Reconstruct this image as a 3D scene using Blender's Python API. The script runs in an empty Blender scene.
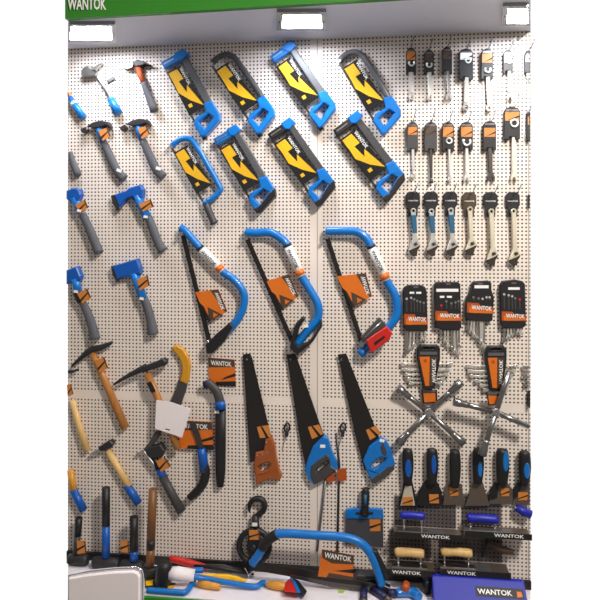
import bpy, bmesh, math, random
from mathutils import Vector
from mathutils.geometry import tessellate_polygon
random.seed(5)
sc = bpy.context.scene
col = sc.collection
R = math.radians
# ------------------------------------------------------------------ camera
F, D, PSI, HY, ZE = 620.0, 2.3, R(7.0), 235.0, 1.6
RIGHT = Vector((math.cos(PSI), math.sin(PSI), 0)); FWD = Vector((-math.sin(PSI), math.cos(PSI), 0))
CAM = Vector((D*math.sin(PSI), -D*math.cos(PSI), ZE))
cd = bpy.data.cameras.new('camera'); cam = bpy.data.objects.new('camera', cd); col.objects.link(cam)
cam.location = CAM; cam.rotation_euler = (R(90), 0, PSI)
cd.sensor_width = 36; cd.lens = F/600*36; cd.shift_y = (HY-300)/600; cd.clip_start = .05
sc.camera = cam
S = D/F

def ray(px, py):
    return FWD + RIGHT*((px-300)/F) + Vector((0, 0, 1))*((HY-py)/F)
def P(px, py, h=0.0):                       # point on the plane parallel to the wall, h metres in front of it
    d = ray(px, py); t = (-h-CAM.y)/d.y
    return CAM + d*t
def atz(px, py, z):                         # point on a horizontal plane
    d = ray(px, py); t = (z-CAM.z)/d.z
    return CAM + d*t
class M:                                    # wall-parallel drawing plane
    def __init__(s, href=.015): s.h = href; s.s = S*(D-href)/D
    def __call__(s, px, py, h):
        p = P(px, py, s.h); return Vector((p.x, -h, p.z))
class W:                                    # world metres
    s = 1.0
    def __call__(s, x, y, z): return Vector((x, y, z))
class TZ:                                   # along a horizontal plane
    def __init__(s, z): s.z = z; s.s = S*.93
    def __call__(s, px, py, dz):
        p = atz(px, py, s.z); return Vector((p.x, min(p.y, -.02), s.z+dz))
class Plane3:                               # local frame: origin, u, v, normal (metres)
    s = 1.0
    def __init__(s, o, u, v, n): s.o, s.u, s.v, s.n = Vector(o), Vector(u), Vector(v), Vector(n)
    def __call__(s, a, b, c): return s.o + s.u*a + s.v*b + s.n*c
WALL = M(.015)

# ------------------------------------------------------------------ materials
def lin(c):
    return tuple(((v/255)/12.92 if v/255 <= .04045 else ((v/255+.055)/1.055)**2.4) for v in c)
MATS = {}
def mat(name, rgb, rough=.5, metal=0.0, var=.10, scale=40, bump=0.0, coat=0.0):
    m = bpy.data.materials.new(name); m.use_nodes = True; nt = m.node_tree; b = nt.nodes['Principled BSDF']
    b.inputs['Roughness'].default_value = rough; b.inputs['Metallic'].default_value = metal
    b.inputs['Coat Weight'].default_value = coat
    tc = nt.nodes.new('ShaderNodeTexCoord'); nz = nt.nodes.new('ShaderNodeTexNoise')
    nz.inputs['Scale'].default_value = scale; nz.inputs['Detail'].default_value = 3
    nt.links.new(tc.outputs['Object'], nz.inputs['Vector'])
    mx = nt.nodes.new('ShaderNodeMix'); mx.data_type = 'RGBA'
    c = lin(rgb)
    mx.inputs[6].default_value = tuple(v*(1-var) for v in c)+(1,)
    mx.inputs[7].default_value = tuple(min(1, v*(1+var)) for v in c)+(1,)
    nt.links.new(nz.outputs['Fac'], mx.inputs[0]); nt.links.new(mx.outputs[2], b.inputs['Base Color'])
    if bump:
        bp = nt.nodes.new('ShaderNodeBump'); bp.inputs['Strength'].default_value = bump; bp.inputs['Distance'].default_value = .002
        nt.links.new(nz.outputs['Fac'], bp.inputs['Height']); nt.links.new(bp.outputs['Normal'], b.inputs['Normal'])
    MATS[name] = m; return m
def wood(name, a, b_, scale=18):
    m = bpy.data.materials.new(name); m.use_nodes = True; nt = m.node_tree; b = nt.nodes['Principled BSDF']
    b.inputs['Roughness'].default_value = .45
    tc = nt.nodes.new('ShaderNodeTexCoord'); mp = nt.nodes.new('ShaderNodeMapping'); mp.inputs['Scale'].default_value = (4, 4, .8)
    wv = nt.nodes.new('ShaderNodeTexNoise'); wv.inputs['Scale'].default_value = scale; wv.inputs['Detail'].default_value = 5
    nt.links.new(tc.outputs['Object'], mp.inputs[0]); nt.links.new(mp.outputs[0], wv.inputs['Vector'])
    mx = nt.nodes.new('ShaderNodeMix'); mx.data_type = 'RGBA'
    mx.inputs[6].default_value = lin(a)+(1,); mx.inputs[7].default_value = lin(b_)+(1,)
    nt.links.new(wv.outputs['Fac'], mx.inputs[0]); nt.links.new(mx.outputs[2], b.inputs['Base Color'])
    MATS[name] = m; return m
mat('blue', (0, 110, 190), .35, coat=.3); mat('blue_deep', (6, 82, 168), .4); mat('blue_case', (26, 34, 158), .45)
mat('blue_teal', (40, 92, 124), .45); mat('navy', (30, 32, 74), .5)
mat('amber', (204, 126, 52), .5); mat('orange', (214, 108, 22), .45); mat('orange_dark', (172, 74, 18), .5); mat('yellow', (244, 186, 10), .4)
mat('black', (24, 22, 23), .5); mat('black_gloss', (20, 19, 20), .22); mat('blade_black', (33, 30, 29), .42, .2)
mat('grey_rubber', (86, 86, 92), .7, bump=.3, scale=300); mat('grey_dark', (62, 60, 60), .55); mat('grey_spine', (92, 92, 94), .4, .3)
mat('brown_card', (74, 56, 40), .5); mat('white', (236, 232, 232), .5, var=.03); mat('print_white', (238, 236, 232), .6, var=.02)
mat('steel', (205, 203, 200), .28, 1.0); mat('steel_bright', (232, 228, 220), .38, .75); mat('steel_satin', (226, 216, 192), .45, .55)
mat('steel_mid', (150, 148, 146), .3, 1.0); mat('jaw_shaded', (62, 52, 46), .5, .3); mat('steel_dark', (92, 88, 84), .4, .9); mat('iron', (58, 56, 58), .5, .5, bump=.3, scale=120); mat('chrome', (225, 225, 230), .12, 1.0)
mat('red', (196, 36, 26), .4); mat('green', (48, 128, 32), .5, var=.04); mat('green_lime', (176, 206, 70), .6)
mat('white_panel', (240, 230, 230), .45, var=.02); mat('soffit', (226, 226, 234), .6, var=.03); mat('lamp_rim', (160, 160, 160), .4, .4)
mat('table_white', (236, 228, 232), .4, var=.03); mat('floor', (120, 116, 112), .7, scale=4); mat('trim_black', (30, 27, 27), .5)
mat('brown_blade', (104, 92, 82), .4, .4); mat('steel_film', (84, 84, 90), .35, .4); mat('grey_blade', (120, 118, 120), .35, .6)
wood('wood', (150, 88, 34), (204, 140, 72)); wood('wood_pale', (206, 160, 90), (236, 200, 138)); wood('wood_brown', (96, 60, 28), (138, 90, 48)); wood('wood_red', (128, 60, 18), (172, 90, 36))
wood('wood_gold', (196, 128, 34), (232, 168, 66)); wood('ochre', (186, 126, 16), (214, 152, 34))
def clear():
    m = bpy.data.materials.new('clear_film'); m.use_nodes = True; nt = m.node_tree
    nt.nodes.remove(nt.nodes['Principled BSDF'])
    tr = nt.nodes.new('ShaderNodeBsdfTransparent'); gl = nt.nodes.new('ShaderNodeBsdfGlossy'); gl.inputs['Roughness'].default_value = .15
    tr.inputs['Color'].default_value = (.985, .985, .985, 1)
    nz = nt.nodes.new('ShaderNodeTexNoise'); nz.inputs['Scale'].default_value = 60
    tc = nt.nodes.new('ShaderNodeTexCoord'); nt.links.new(tc.outputs['Object'], nz.inputs['Vector'])
    bp = nt.nodes.new('ShaderNodeBump'); bp.inputs['Strength'].default_value = .3; bp.inputs['Distance'].default_value = .003
    nt.links.new(nz.outputs['Fac'], bp.inputs['Height']); nt.links.new(bp.outputs[0], gl.inputs['Normal'])
    mx = nt.nodes.new('ShaderNodeMixShader'); mx.inputs[0].default_value = .05
    nt.links.new(tr.outputs[0], mx.inputs[1]); nt.links.new(gl.outputs[0], mx.inputs[2])
    nt.links.new(mx.outputs[0], nt.nodes['Material Output'].inputs['Surface']); MATS['clear'] = m
clear()
def smoke():
    m = bpy.data.materials.new('smoked_film'); m.use_nodes = True; nt = m.node_tree
    nt.nodes.remove(nt.nodes['Principled BSDF'])
    tr = nt.nodes.new('ShaderNodeBsdfTransparent'); tr.inputs['Color'].default_value = (.62, .62, .64, 1)
    gl = nt.nodes.new('ShaderNodeBsdfGlossy'); gl.inputs['Roughness'].default_value = .3; gl.inputs['Color'].default_value = (.5, .5, .5, 1)
    mx = nt.nodes.new('ShaderNodeMixShader'); mx.inputs[0].default_value = .06
    nt.links.new(tr.outputs[0], mx.inputs[1]); nt.links.new(gl.outputs[0], mx.inputs[2])
    nt.links.new(mx.outputs[0], nt.nodes['Material Output'].inputs['Surface']); MATS['smoke'] = m
smoke()
def lampmat(strength, key='lamp'):
    m = bpy.data.materials.new('lamp_glass'); m.use_nodes = True; nt = m.node_tree
    nt.nodes.remove(nt.nodes['Principled BSDF']); e = nt.nodes.new('ShaderNodeEmission')
    e.inputs['Color'].default_value = (.84, .89, 1, 1); e.inputs['Strength'].default_value = strength
    nt.links.new(e.outputs[0], nt.nodes['Material Output'].inputs['Surface']); MATS[key] = m
lampmat(62, 'lamp_a'); lampmat(90, 'lamp_b'); lampmat(115, 'lamp_c')

# ------------------------------------------------------------------ geometry
TXT = {}
def text_mesh(s):
    if s not in TXT:
        c = bpy.data.curves.new('t', 'FONT'); c.body = s; c.offset = .022; c.resolution_u = 2
        o = bpy.data.objects.new('t', c); col.objects.link(o)
        dg = bpy.context.evaluated_depsgraph_get(); me = bpy.data.meshes.new_from_object(o.evaluated_get(dg))
        vs = [v.co.copy() for v in me.vertices]; fs = [list(p.vertices) for p in me.polygons]
        bpy.data.objects.remove(o); bpy.data.curves.remove(c); bpy.data.meshes.remove(me)
        x0 = min(v.x for v in vs); x1 = max(v.x for v in vs); y0 = min(v.y for v in vs); y1 = max(v.y for v in vs)
        TXT[s] = ([((v.x-x0)/(x1-x0), (v.y-y0)/(y1-y0)) for v in vs], fs)
    return TXT[s]
def spline(pts, n=6):
    if len(pts) < 3: return pts
    out = []
    q = [pts[0]]+list(pts)+[pts[-1]]
    for i in range(1, len(q)-2):
        for k in range(n):
            t = k/n; r = []
            for a, b, c, d in zip(q[i-1], q[i], q[i+1], q[i+2]):
                r.append(.5*((2*b)+(c-a)*t+(2*a-5*b+4*c-d)*t*t+(3*b-a-3*c+d)*t**3))
            out.append(tuple(r))
    out.append(tuple(pts[-1])); return out
def rect(cx, cy, w, h, a=0):
    c, s = math.cos(R(a)), math.sin(R(a))
    return [(cx+x*c-y*s, cy+x*s+y*c) for x, y in ((-w/2, -h/2), (w/2, -h/2), (w/2, h/2), (-w/2, h/2))]
def circ(cx, cy, r, n=14, ry=None, a0=0, a1=360):
    full = abs(a1-a0) >= 360; ry = ry or r
    k = n if full else n-1
    return [(cx+r*math.cos(R(a0+(a1-a0)*i/k)), cy+ry*math.sin(R(a0+(a1-a0)*i/k))) for i in range(n)]
def rrect(x0, y0, x1, y1, r, n=4):
    out = []
    for cx, cy, a in ((x1-r, y0+r, -90), (x1-r, y1-r, 0), (x0+r, y1-r, 90), (x0+r, y0+r, 180)):
        out += [(cx+r*math.cos(R(a+90*i/n)), cy+r*math.sin(R(a+90*i/n))) for i in range(n+1)]
    return out
def inset(poly, b):
    n = len(poly); ar = sum(poly[i][0]*poly[(i+1) % n][1]-poly[(i+1) % n][0]*poly[i][1] for i in range(n))
    sg = 1 if ar > 0 else -1; out = []
    for i in range(n):
        p0, p1, p2 = poly[i-1], poly[i], poly[(i+1) % n]
        d1 = Vector((p1[0]-p0[0], p1[1]-p0[1])); d2 = Vector((p2[0]-p1[0], p2[1]-p1[1]))
        if d1.length < 1e-6 or d2.length < 1e-6: out.append(p1); continue
        d1.normalize(); d2.normalize()
        n1 = Vector((-d1.y, d1.x))*sg; n2 = Vector((-d2.y, d2.x))*sg
        m = n1+n2
        if m.length < .2: out.append(p1); continue
        m = m/max(.5, m.length_squared/2)
        out.append((p1[0]+m.x*b, p1[1]+m.y*b))
    return out
class Fr:
    def __init__(s, ox, oy, ang, su=1.0, sv=None):
        s.o = (ox, oy); s.c = math.cos(R(ang)); s.n = math.sin(R(ang)); s.su = su; s.sv = sv or su
    def __call__(s, u, v):                   # u along the tool, v to its right-hand back
        u *= s.su; v *= s.sv
        return (s.o[0]+u*s.c+v*s.n, s.o[1]+u*s.n-v*s.c)
    def L(s, pts): return [s(*p[:2])+tuple(p[2:]) for p in pts]
class G:
    def __init__(s, mp=None): s.v = []; s.f = []; s.sm = []; s.mp = mp or WALL
    def _f(s, f, sm=False): s.f.append(f); s.sm.append(sm)
    def prism(s, outer, h0, h1, holes=(), bev=.5):
        mp = s.mp; bev = bev*(S/mp.s if mp.s > .5 else 1) if mp.s > .5 else bev
        loops = [outer]+list(holes)
        def ring(k, loop, b):
            return loop if not b else inset(loop, b if k == 0 else -b)
        lv = [(h0, 0), (h1-min(abs(h1-h0)*.4, bev*mp.s)*(1 if h1 > h0 else -1), 0), (h1, bev)] if bev else [(h0, 0), (h1, 0)]
        base = len(s.v); idx = []
        for h, b in lv:
            row = []
            for k, lp in enumerate(loops):
                ids = []
                for p in ring(k, lp, b):
                    ids.append(len(s.v)); s.v.append(mp(p[0], p[1], h))
                row.append(ids)
            idx.append(row)
        for a in range(len(lv)-1):
            for k in range(len(loops)):
                A, B = idx[a][k], idx[a+1][k]; n = len(A)
                for i in range(n): s._f([A[i], A[(i+1) % n], B[(i+1) % n], B[i]])
        flat = [i for ids in idx[0] for i in ids]; off = flat[0]
        tris = tessellate_polygon([[Vector((p[0], p[1], 0)) for p in lp] for lp in loops])
        top = [i for ids in idx[-1] for i in ids]
        for t in tris:
            s._f([flat[i] for i in t]); s._f([top[i] for i in t])
        return s
    def tube(s, pts, r, seg=10, h=None, smooth=0, closed=False, flat=1.0, cap=True):
        mp = s.mp; n = len(pts)
        rr = list(r) if isinstance(r, (list, tuple)) else [r]*n
        if h is None: h = max(rr)*mp.s*flat+.003
        q = [(p[0], p[1], p[2] if len(p) > 2 else h, rr[i]) for i, p in enumerate(pts)]
        if smooth: q = spline(q, smooth)
        w = [mp(a, b, c) for a, b, c, _ in q]; rad = [x[3]*mp.s for x in q]; n = len(w)
        base = len(s.v); prev = None
        for i in range(n):
            if closed: t = w[(i+1) % n]-w[i-1]
            else: t = w[min(i+1, n-1)]-w[max(i-1, 0)]
            t.normalize()
            nn = Vector((0, -1, 0))
            if prev is not None and abs(t.y) > .8: nn = prev
            elif abs(t.y) > .8: nn = Vector((0, 0, 1))
            a = nn-t*nn.dot(t); a.normalize(); b = t.cross(a); prev = a
            for k in range(seg):
                an = 2*math.pi*(k+.5)/seg
                s.v.append(w[i]+a*(math.cos(an)*rad[i]*flat)+b*(math.sin(an)*rad[i]))
        m = n if closed else n-1
        for i in range(m):
            for k in range(seg):
                j = (i+1) % n
                s._f([base+i*seg+k, base+i*seg+(k+1) % seg, base+j*seg+(k+1) % seg, base+j*seg+k], seg > 5)
        if not closed and cap:
            s._f([base+k for k in range(seg)]); s._f([base+(n-1)*seg+k for k in range(seg)])
        return s
    def text(s, t, fn, u0, u1, v0, v1, h):   # text box: u reading direction, v from bottom to top
        vs, fs = text_mesh(t); base = len(s.v)
        for a, b in vs:
            p = fn(u0+(u1-u0)*a, v0+(v1-v0)*b); s.v.append(s.mp(p[0], p[1], h))
        for f in fs: s._f([base+i for i in f])
        return s
    def build(s, name, m, root=None, parent=None):
        c = root.location if root else Vector((0, 0, 0))
        if root is None and parent is None:
            lo = [min(v[i] for v in s.v) for i in range(3)]; hi = [max(v[i] for v in s.v) for i in range(3)]
            c = Vector(((lo[0]+hi[0])/2, (lo[1]+hi[1])/2, lo[2]))
        me = bpy.data.meshes.new(name); me.from_pydata([v-c for v in s.v], [], s.f)
        bm = bmesh.new(); bm.from_mesh(me)
        for f, sm in zip(bm.faces, s.sm): f.smooth = sm
        bmesh.ops.recalc_face_normals(bm, faces=bm.faces); bm.to_mesh(me); bm.free()
        me.materials.append(MATS[m]); o = bpy.data.objects.new(name, me); col.objects.link(o)
        if parent is not None: o.parent = parent
        elif root is not None: o.parent = root
        else: o.location = c
        return o
class T:
    def __init__(s, name, label, cat, at, group=None, mp=None):
        o = bpy.data.objects.new(name, None); o.empty_display_size = .02; col.objects.link(o)
        s.mp = mp or WALL
        o.location = at if isinstance(at, Vector) else P(at[0], at[1], 0)
        o['label'] = label; o['category'] = cat
        if group: o['group'] = group
        s.o = o
    def g(s): return G(s.mp)
    def part(s, name, g, m, parent=None, label=None):
        o = g.build(name, m, s.o, parent)
        if label: o['label'] = label
        return o
def single(name, label, cat, g, m, group=None):
    o = g.build(name, m); o['label'] = label; o['category'] = cat
    if group: o['group'] = group
    return o
def struct(name, g, m):
    o = g.build(name, m); o['kind'] = 'structure'; return o
BRAND = 'WANTOK'
Wm = W()
def wbox(x0, x1, y0, y1, z0, z1, mp=None):
    g = G(mp or Wm)
    c = [(x, y, z) for x in (x0, x1) for y in (y0, y1) for z in (z0, z1)]
    b = len(g.v); g.v += [g.mp(*p) for p in c]
    for f in ((0, 1, 3, 2), (4, 6, 7, 5), (0, 4, 5, 1), (2, 3, 7, 6), (0, 2, 6, 4), (1, 5, 7, 3)): g._f([b+i for i in f])
    return g

# ------------------------------------------------------------------ the setting
XL, XR = P(68, 300).x, P(530.5, 300).x
ZS = P(300, 40).z                          # underside of the header
ZT = P(300, 573).z                           # table top
HD, HD2 = .305, .365
def board():
    m = bpy.data.materials.new('pegboard'); m.use_nodes = True; nt = m.node_tree; b = nt.nodes['Principled BSDF']
    b.inputs['Roughness'].default_value = .5
    N = nt.nodes.new; Lk = nt.links.new
    tc = N('ShaderNodeTexCoord'); sp = N('ShaderNodeSeparateXYZ'); Lk(tc.outputs['Object'], sp.inputs[0])
    def math_(op, a, b_=None):
        n = N('ShaderNodeMath'); n.operation = op
        for i, v in enumerate((a, b_)):
            if v is None: continue
            if isinstance(v, (int, float)): n.inputs[i].default_value = v
            else: Lk(v, n.inputs[i])
        return n.outputs[0]
    p = .01385
    c0 = board.c
    fx = math_('SUBTRACT', math_('FRACT', math_('DIVIDE', math_('ADD', sp.outputs[0], 10), p)), .5)
    fz = math_('SUBTRACT', math_('FRACT', math_('DIVIDE', math_('ADD', sp.outputs[2], 10), p)), .5)
    d = math_('SQRT', math_('ADD', math_('MULTIPLY', fx, fx), math_('MULTIPLY', fz, fz)))
    hole = math_('LESS_THAN', d, .235)
    xs = P(316.5, 300).x-c0.x; zs = P(300, 402).z-c0.z; xs2 = P(528.5, 300).x-c0.x
    okx = math_('GREATER_THAN', math_('ABSOLUTE', math_('SUBTRACT', sp.outputs[0], xs)), .021)
    okz = math_('GREATER_THAN', math_('ABSOLUTE', math_('SUBTRACT', sp.outputs[2], zs)), .0125)
    hole = math_('MULTIPLY', hole, math_('MULTIPLY', okx, okz))
    seam = math_('LESS_THAN', math_('ABSOLUTE', math_('SUBTRACT', sp.outputs[0], xs+.003)), .0014)
    seam2 = math_('LESS_THAN', math_('ABSOLUTE', math_('SUBTRACT', sp.outputs[0], xs2)), .0014)
    seam = math_('MAXIMUM', seam, seam2)
    nz = N('ShaderNodeTexNoise'); nz.inputs['Scale'].default_value = 5; Lk(tc.outputs['Object'], nz.inputs['Vector'])
    m0 = N('ShaderNodeMix'); m0.data_type = 'RGBA'; Lk(nz.outputs['Fac'], m0.inputs[0])
    m0.inputs[6].default_value = lin((230, 216, 204))+(1,); m0.inputs[7].default_value = lin((242, 230, 218))+(1,)
    m1 = N('ShaderNodeMix'); m1.data_type = 'RGBA'; Lk(seam, m1.inputs[0]); Lk(m0.outputs[2], m1.inputs[6]); m1.inputs[7].default_value = lin((150, 140, 134))+(1,)
    m2 = N('ShaderNodeMix'); m2.data_type = 'RGBA'; Lk(hole, m2.inputs[0]); Lk(m1.outputs[2], m2.inputs[6]); m2.inputs[7].default_value = lin((40, 27, 25))+(1,)
    Lk(m2.outputs[2], b.inputs['Base Color']); MATS['pegboard'] = m
board.c = Vector(((XL+XR)/2, .0125, 0)); board()
struct('wall_back', wbox(XL, XR, 0, .025, 0, ZS+.34), 'pegboard')
xfl, xfr = P(68, 100, HD).x, P(530.5, 100, HD2).x
g = G(Wm)
for z in (ZS, ZS+.03):
    g.v += [Vector((XL, -.001, z)), Vector((XR, -.001, z)), Vector((xfr, -HD2, z)), Vector((xfl, -HD, z))]
for f in ((0, 1, 2, 3), (4, 5, 6, 7), (0, 1, 5, 4), (1, 2, 6, 5), (2, 3, 7, 6), (3, 0, 4, 7)): g._f(list(f))
struct('ceiling', g, 'soffit')
g = G(Wm)
for z in (ZS-.002, ZS+.34):
    g.v += [Vector((xfl, -HD-.0005, z)), Vector((xfr, -HD2-.0005, z)), Vector((xfr, -HD2-.02, z)), Vector((xfl, -HD-.02, z))]
for f in ((0, 1, 2, 3), (4, 5, 6, 7), (0, 1, 5, 4), (1, 2, 6, 5), (2, 3, 7, 6), (3, 0, 4, 7)): g._f(list(f))
fas = struct('trim_1', g, 'green')
FM = M(HD+.021)
tx = G(FM).text(BRAND, lambda u, v: (u, v), 68.6, 107, 10.5, -1.5, HD+.027).build('letters', 'print_white', None, fas)
tx.location = -fas.location
struct('floor', wbox(XL, XR, -2.9, -.001, -.02, 0), 'floor')
# table / base shelf along the wall foot
TD = .215
xtl, xtr = P(68, 590, TD).x, P(530.5, 590, TD).x
t = T('display_counter', 'low white display counter with green front running along the wall foot', 'counter', Vector(((XL+XR)/2, -.1, 0)), mp=Wm)
def trap(z0, z1, ya, yb, inset_=0):
    g = G(Wm)
    fx = lambda y, px: P(px, 590, -y).x
    for z in (z0, z1):
        g.v += [Vector((fx(ya, 68), ya, z)), Vector((fx(ya, 530.5), ya, z)), Vector((fx(yb, 530.5), yb, z)), Vector((fx(yb, 68), yb, z))]
    for f in ((0, 1, 2, 3), (4, 5, 6, 7), (0, 1, 5, 4), (1, 2, 6, 5), (2, 3, 7, 6), (3, 0, 4, 7)): g._f(list(f))
    return g
t.part('counter_top', trap(ZT-.02, ZT, -.003, -TD+.012), 'table_white')
t.part('front_panel', trap(0, ZT-.003, -TD+.0125, -TD), 'green')
t.part('plinth', trap(0, ZT-.0205, -.003, -TD+.013), 'white')
struct('trim_2', wbox(XL, XR, -.012, -.0006, ZT+.001, ZT+.03), 'trim_black')
# floodlights recessed in the header
def lamp(label, px0, px1, py0, py1, rim, key):
    def q(px, py, dz): p = atz(px, py, ZS); return Vector((p.x, p.y, ZS+dz))
    class Q: s = S
    mp = Q(); Q.__call__ = lambda s, a, b, c: q(a, b, c)
    c = q((px0+px1)/2, (py0+py1)/2, 0)
    t = T('floodlight', label, 'light', c, 'floodlights in the header', mp)
    o = [(px0-rim[0], py0-rim[1]), (px1+rim[2], py0-rim[1]), (px1+rim[2]+1, py1+rim[3]), (px0-rim[0]-1, py1+rim[3])]
    i = [(px0, py0), (px1, py0), (px1+1, py1), (px0-1, py1)]
    t.part('rim', G(mp).prism(o, -.0005, -.012, [i], bev=0), 'lamp_rim')
    t.part('lens', G(mp).prism(i, -.0008, -.007, bev=0), key)
    for sx in (px0-rim[0]*.6, px1+rim[2]*.6):
        if 70 < sx < 528: t.part('screw', G(mp).prism(circ(sx, (py0+py1)/2, .9, 8), -.011, -.014, bev=0), 'steel_dark')
lamp('left floodlight glaring from the grey header beneath the green lettering', 71, 111, 23, 37, (1.8, 2, 4, 2), 'lamp_a')
lamp('middle floodlight glaring from the grey header over the top hacksaws', 283, 321, 11.5, 25, (6, 3, 5, 2), 'lamp_b')
lamp('right floodlight at the header end over the carded wrenches', 508, 527.5, 5, 20, (5, 2.5, 1.2, 2), 'lamp_c')

# ------------------------------------------------------------------ helpers for tools
def tagcard(t, quad, h, name='hang_tag', stripe=True):
    a, b, c, d = quad
    L = lambda p, q, k: (p[0]+(q[0]-p[0])*k, p[1]+(q[1]-p[1])*k)
    o = t.part(name, t.g().prism(quad, h, h+.0015, bev=0), 'amber')
    if stripe:
        s1 = [L(a, d, .6), L(b, c, .3), L(b, c, .42), L(a, d, .8)]
        t.part('stripe', t.g().prism(s1, h+.0014, h+.0021, bev=0), 'black', o)
        t.part('edge', t.g().prism([L(a, b, .88), b, c, L(d, c, .88)], h+.0014, h+.0022, bev=0), 'brown_card', o)
    return o
def brand(t, parent, fn, u0, u1, v0, v1, h, m='print_white', mp=None):
    return t.part('brand_lettering', G(mp or t.mp).text(BRAND, fn, u0, u1, v0, v1, h), m, parent)
def perp(p, q, w0, w1=None):
    w1 = w0 if w1 is None else w1
    d = Vector((q[0]-p[0], q[1]-p[1])); d.normalize(); n = Vector((-d.y, d.x))
    return [(p[0]+n.x*w0, p[1]+n.y*w0), (q[0]+n.x*w1, q[1]+n.y*w1), (q[0]-n.x*w1, q[1]-n.y*w1), (p[0]-n.x*w0, p[1]-n.y*w0)]
def hook(px, py, label, group, ln=.07, up=5):
    g = G(M(0)).tube([(px, py, .001), (px, py+.3, ln*.75), (px+.6, py-up*.5, ln), (px+min(2.5, up*.4), py-up*1.3, ln+.004)], .55, seg=6)
    g.prism(rect(px, py, 1.6, 4), .0005, .002, bev=0)
    single('peg_hook', label, 'hook', g, 'grey_blade', group)

# ------------------------------------------------------------------ hacksaws
def hacksaw(label, ox, oy, ang, su, sv, nose, spine, handle):
    f = Fr(ox, oy, ang, su, sv)
    t = T('hacksaw', label, 'hacksaw', f(45, 12), 'carded hacksaws')
    H = .012
    def pr(poly, h0, h1, holes=(), **k): return t.g().prism([f(*p) for p in poly], h0, h1, [[f(*p) for p in q] for q in holes], **k)
    if nose == 'tube':
        L = 70 if handle == 'pistol' else 66
        path = [(1, 1), (-1, 8), (0, 16), (5, 22), (14, 24), (40, 24.5), (L, 24)]
        if handle == 'pistol': path += [(74, 21), (77, 12), (77, 4)]
        t.part('frame_tube', t.g().tube([f(*p) for p in path], 3.0, h=.02, smooth=5), spine)
        t.part('blade_pin', t.g().tube([f(2, 1)+(.01,), f(2, 1)+(.036,)], 1.6, seg=8), 'steel')
    else:
        t.part('frame_spine', pr([(2, 20), (66, 19), (66, 27), (6, 27)], .008, .034, bev=.9), spine)
        n = t.part('nose', pr([(-3, 0), (-3, 27), (3, 29), (6, 20), (5, 0)], .006, .038, bev=1.0), 'blue' if nose == 'blue' else 'black')
        t.part('nose_cap', pr([(-4, 17), (-4, 28), (4, 30), (7, 21), (4, 17)], .006, .042, bev=.8), 'blue', n)
        t.part('nose_slot', pr([(0, 2), (0, 14), (1.5, 14), (1.5, 2)], .0375, .0392, bev=0), 'steel', n)
    t.part('blade', pr([(3, -1.2), (80, -1.2), (80, 1.2), (3, 1.2)], .018, .0195, bev=0), 'steel_dark')
    k = t.part('card', pr([(10, 0), (64, -1), (64, 18.5), (10, 17)], .030, .032, bev=0), 'black_gloss')
    c1, c2 = .0318, .0326
    t.part('yellow_block', pr([(12, 1), (12, 11.5), (25, 12.5), (25, 1)], c1, c2, bev=0), 'yellow', k)
    t.part('yellow_arrow', pr([(25, 1), (25, 6.5), (40, 8.5), (33, 12.5), (62, 18), (50, 8), (36, 0.3)], c1, c2, bev=0), 'yellow', k)
    t.part('yellow_mark', pr([(53, 3), (53, 7), (57, 7), (57, 3)], c1, c2, bev=0), 'yellow', k)
    t.part('brand_lettering', t.g().text(BRAND, lambda u, v: f(u, v), 12.5, 34, 13.6, 17.0, c2), 'print_white', k)
    t.part('clear_wrap', pr([(4, -1.5), (70, -1.5), (70, 20), (4, 19)], .034, .0343, bev=0), 'clear')
    out = [(60, 19), (62, 27.5), (80, 28), (85.5, 25), (89, 15), (93, 3), (92, -1), (75, -1.5), (69.5, 4), (70, 16)]
    hole = [(75.5, 4.5), (73, 18), (79, 21), (86, 6)]
    if handle == 'pistol':
        t.part('handle', t.g().tube([f(78, 2), f(84, 1), f(94, 0), f(104, -1)], [3, 3.8, 3.6, 3.9], h=.02, smooth=3), 'grey_dark')
        t.part('handle_ferrule', t.g().tube([f(75, 2.5), f(79, 2)], 3.6, h=.02), 'blue')
    else:
        hd = t.part('handle', pr(out, .006, .040, holes=[hole], bev=1.1), 'blue')
        if handle == 'dark':
            t.part('grip_pad', pr([(79, 28.4), (86, 25.4), (93.4, 3), (92, -1.3), (86.2, -1.2), (87, 6), (80, 21)], .005, .043, bev=.8), 'black', hd)
        if handle == 'nub':
            t.part('tension_nut', t.g().tube([f(88, 1), f(95, 1)], 2.6, h=.02), 'black', hd)
hacksaw('hacksaw with solid blue nose block, first in the top hacksaw row', 164, 66, 61, .89, .93, 'blue', 'grey_spine', 'nub')
hacksaw('grey tube-framed hacksaw with glare on its card, second in the top row', 211, 64, 56, .93, .98, 'tube', 'grey_dark', 'nub')
hacksaw('hacksaw with bright blue nose block hung right below the middle floodlight', 272, 60, 55, .91, .95, 'blue', 'grey_spine', 'nub')
hacksaw('hacksaw with grey tube frame and open blue handle, last in the top row', 338, 61, 59, .94, 1.0, 'tube', 'grey_spine', 'plain')
hacksaw('blue tubular hacksaw with a dark pistol grip at its lower end', 171, 146, 60, .86, .92, 'tube', 'blue', 'pistol')
hacksaw('hacksaw with dark grey spine and blue nose, second in the lower row', 216, 142, 59, .9, .95, 'blue', 'grey_spine', 'dark')
hacksaw('hacksaw with black nose and part black handle beneath the middle floodlight saw', 270, 137, 55, .92, .98, 'dark', 'grey_dark', 'dark')
hacksaw('largest black nosed hacksaw, rightmost of the lower hacksaw row', 335, 133, 53, .93, 1.08, 'dark', 'grey_dark', 'dark')

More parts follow.
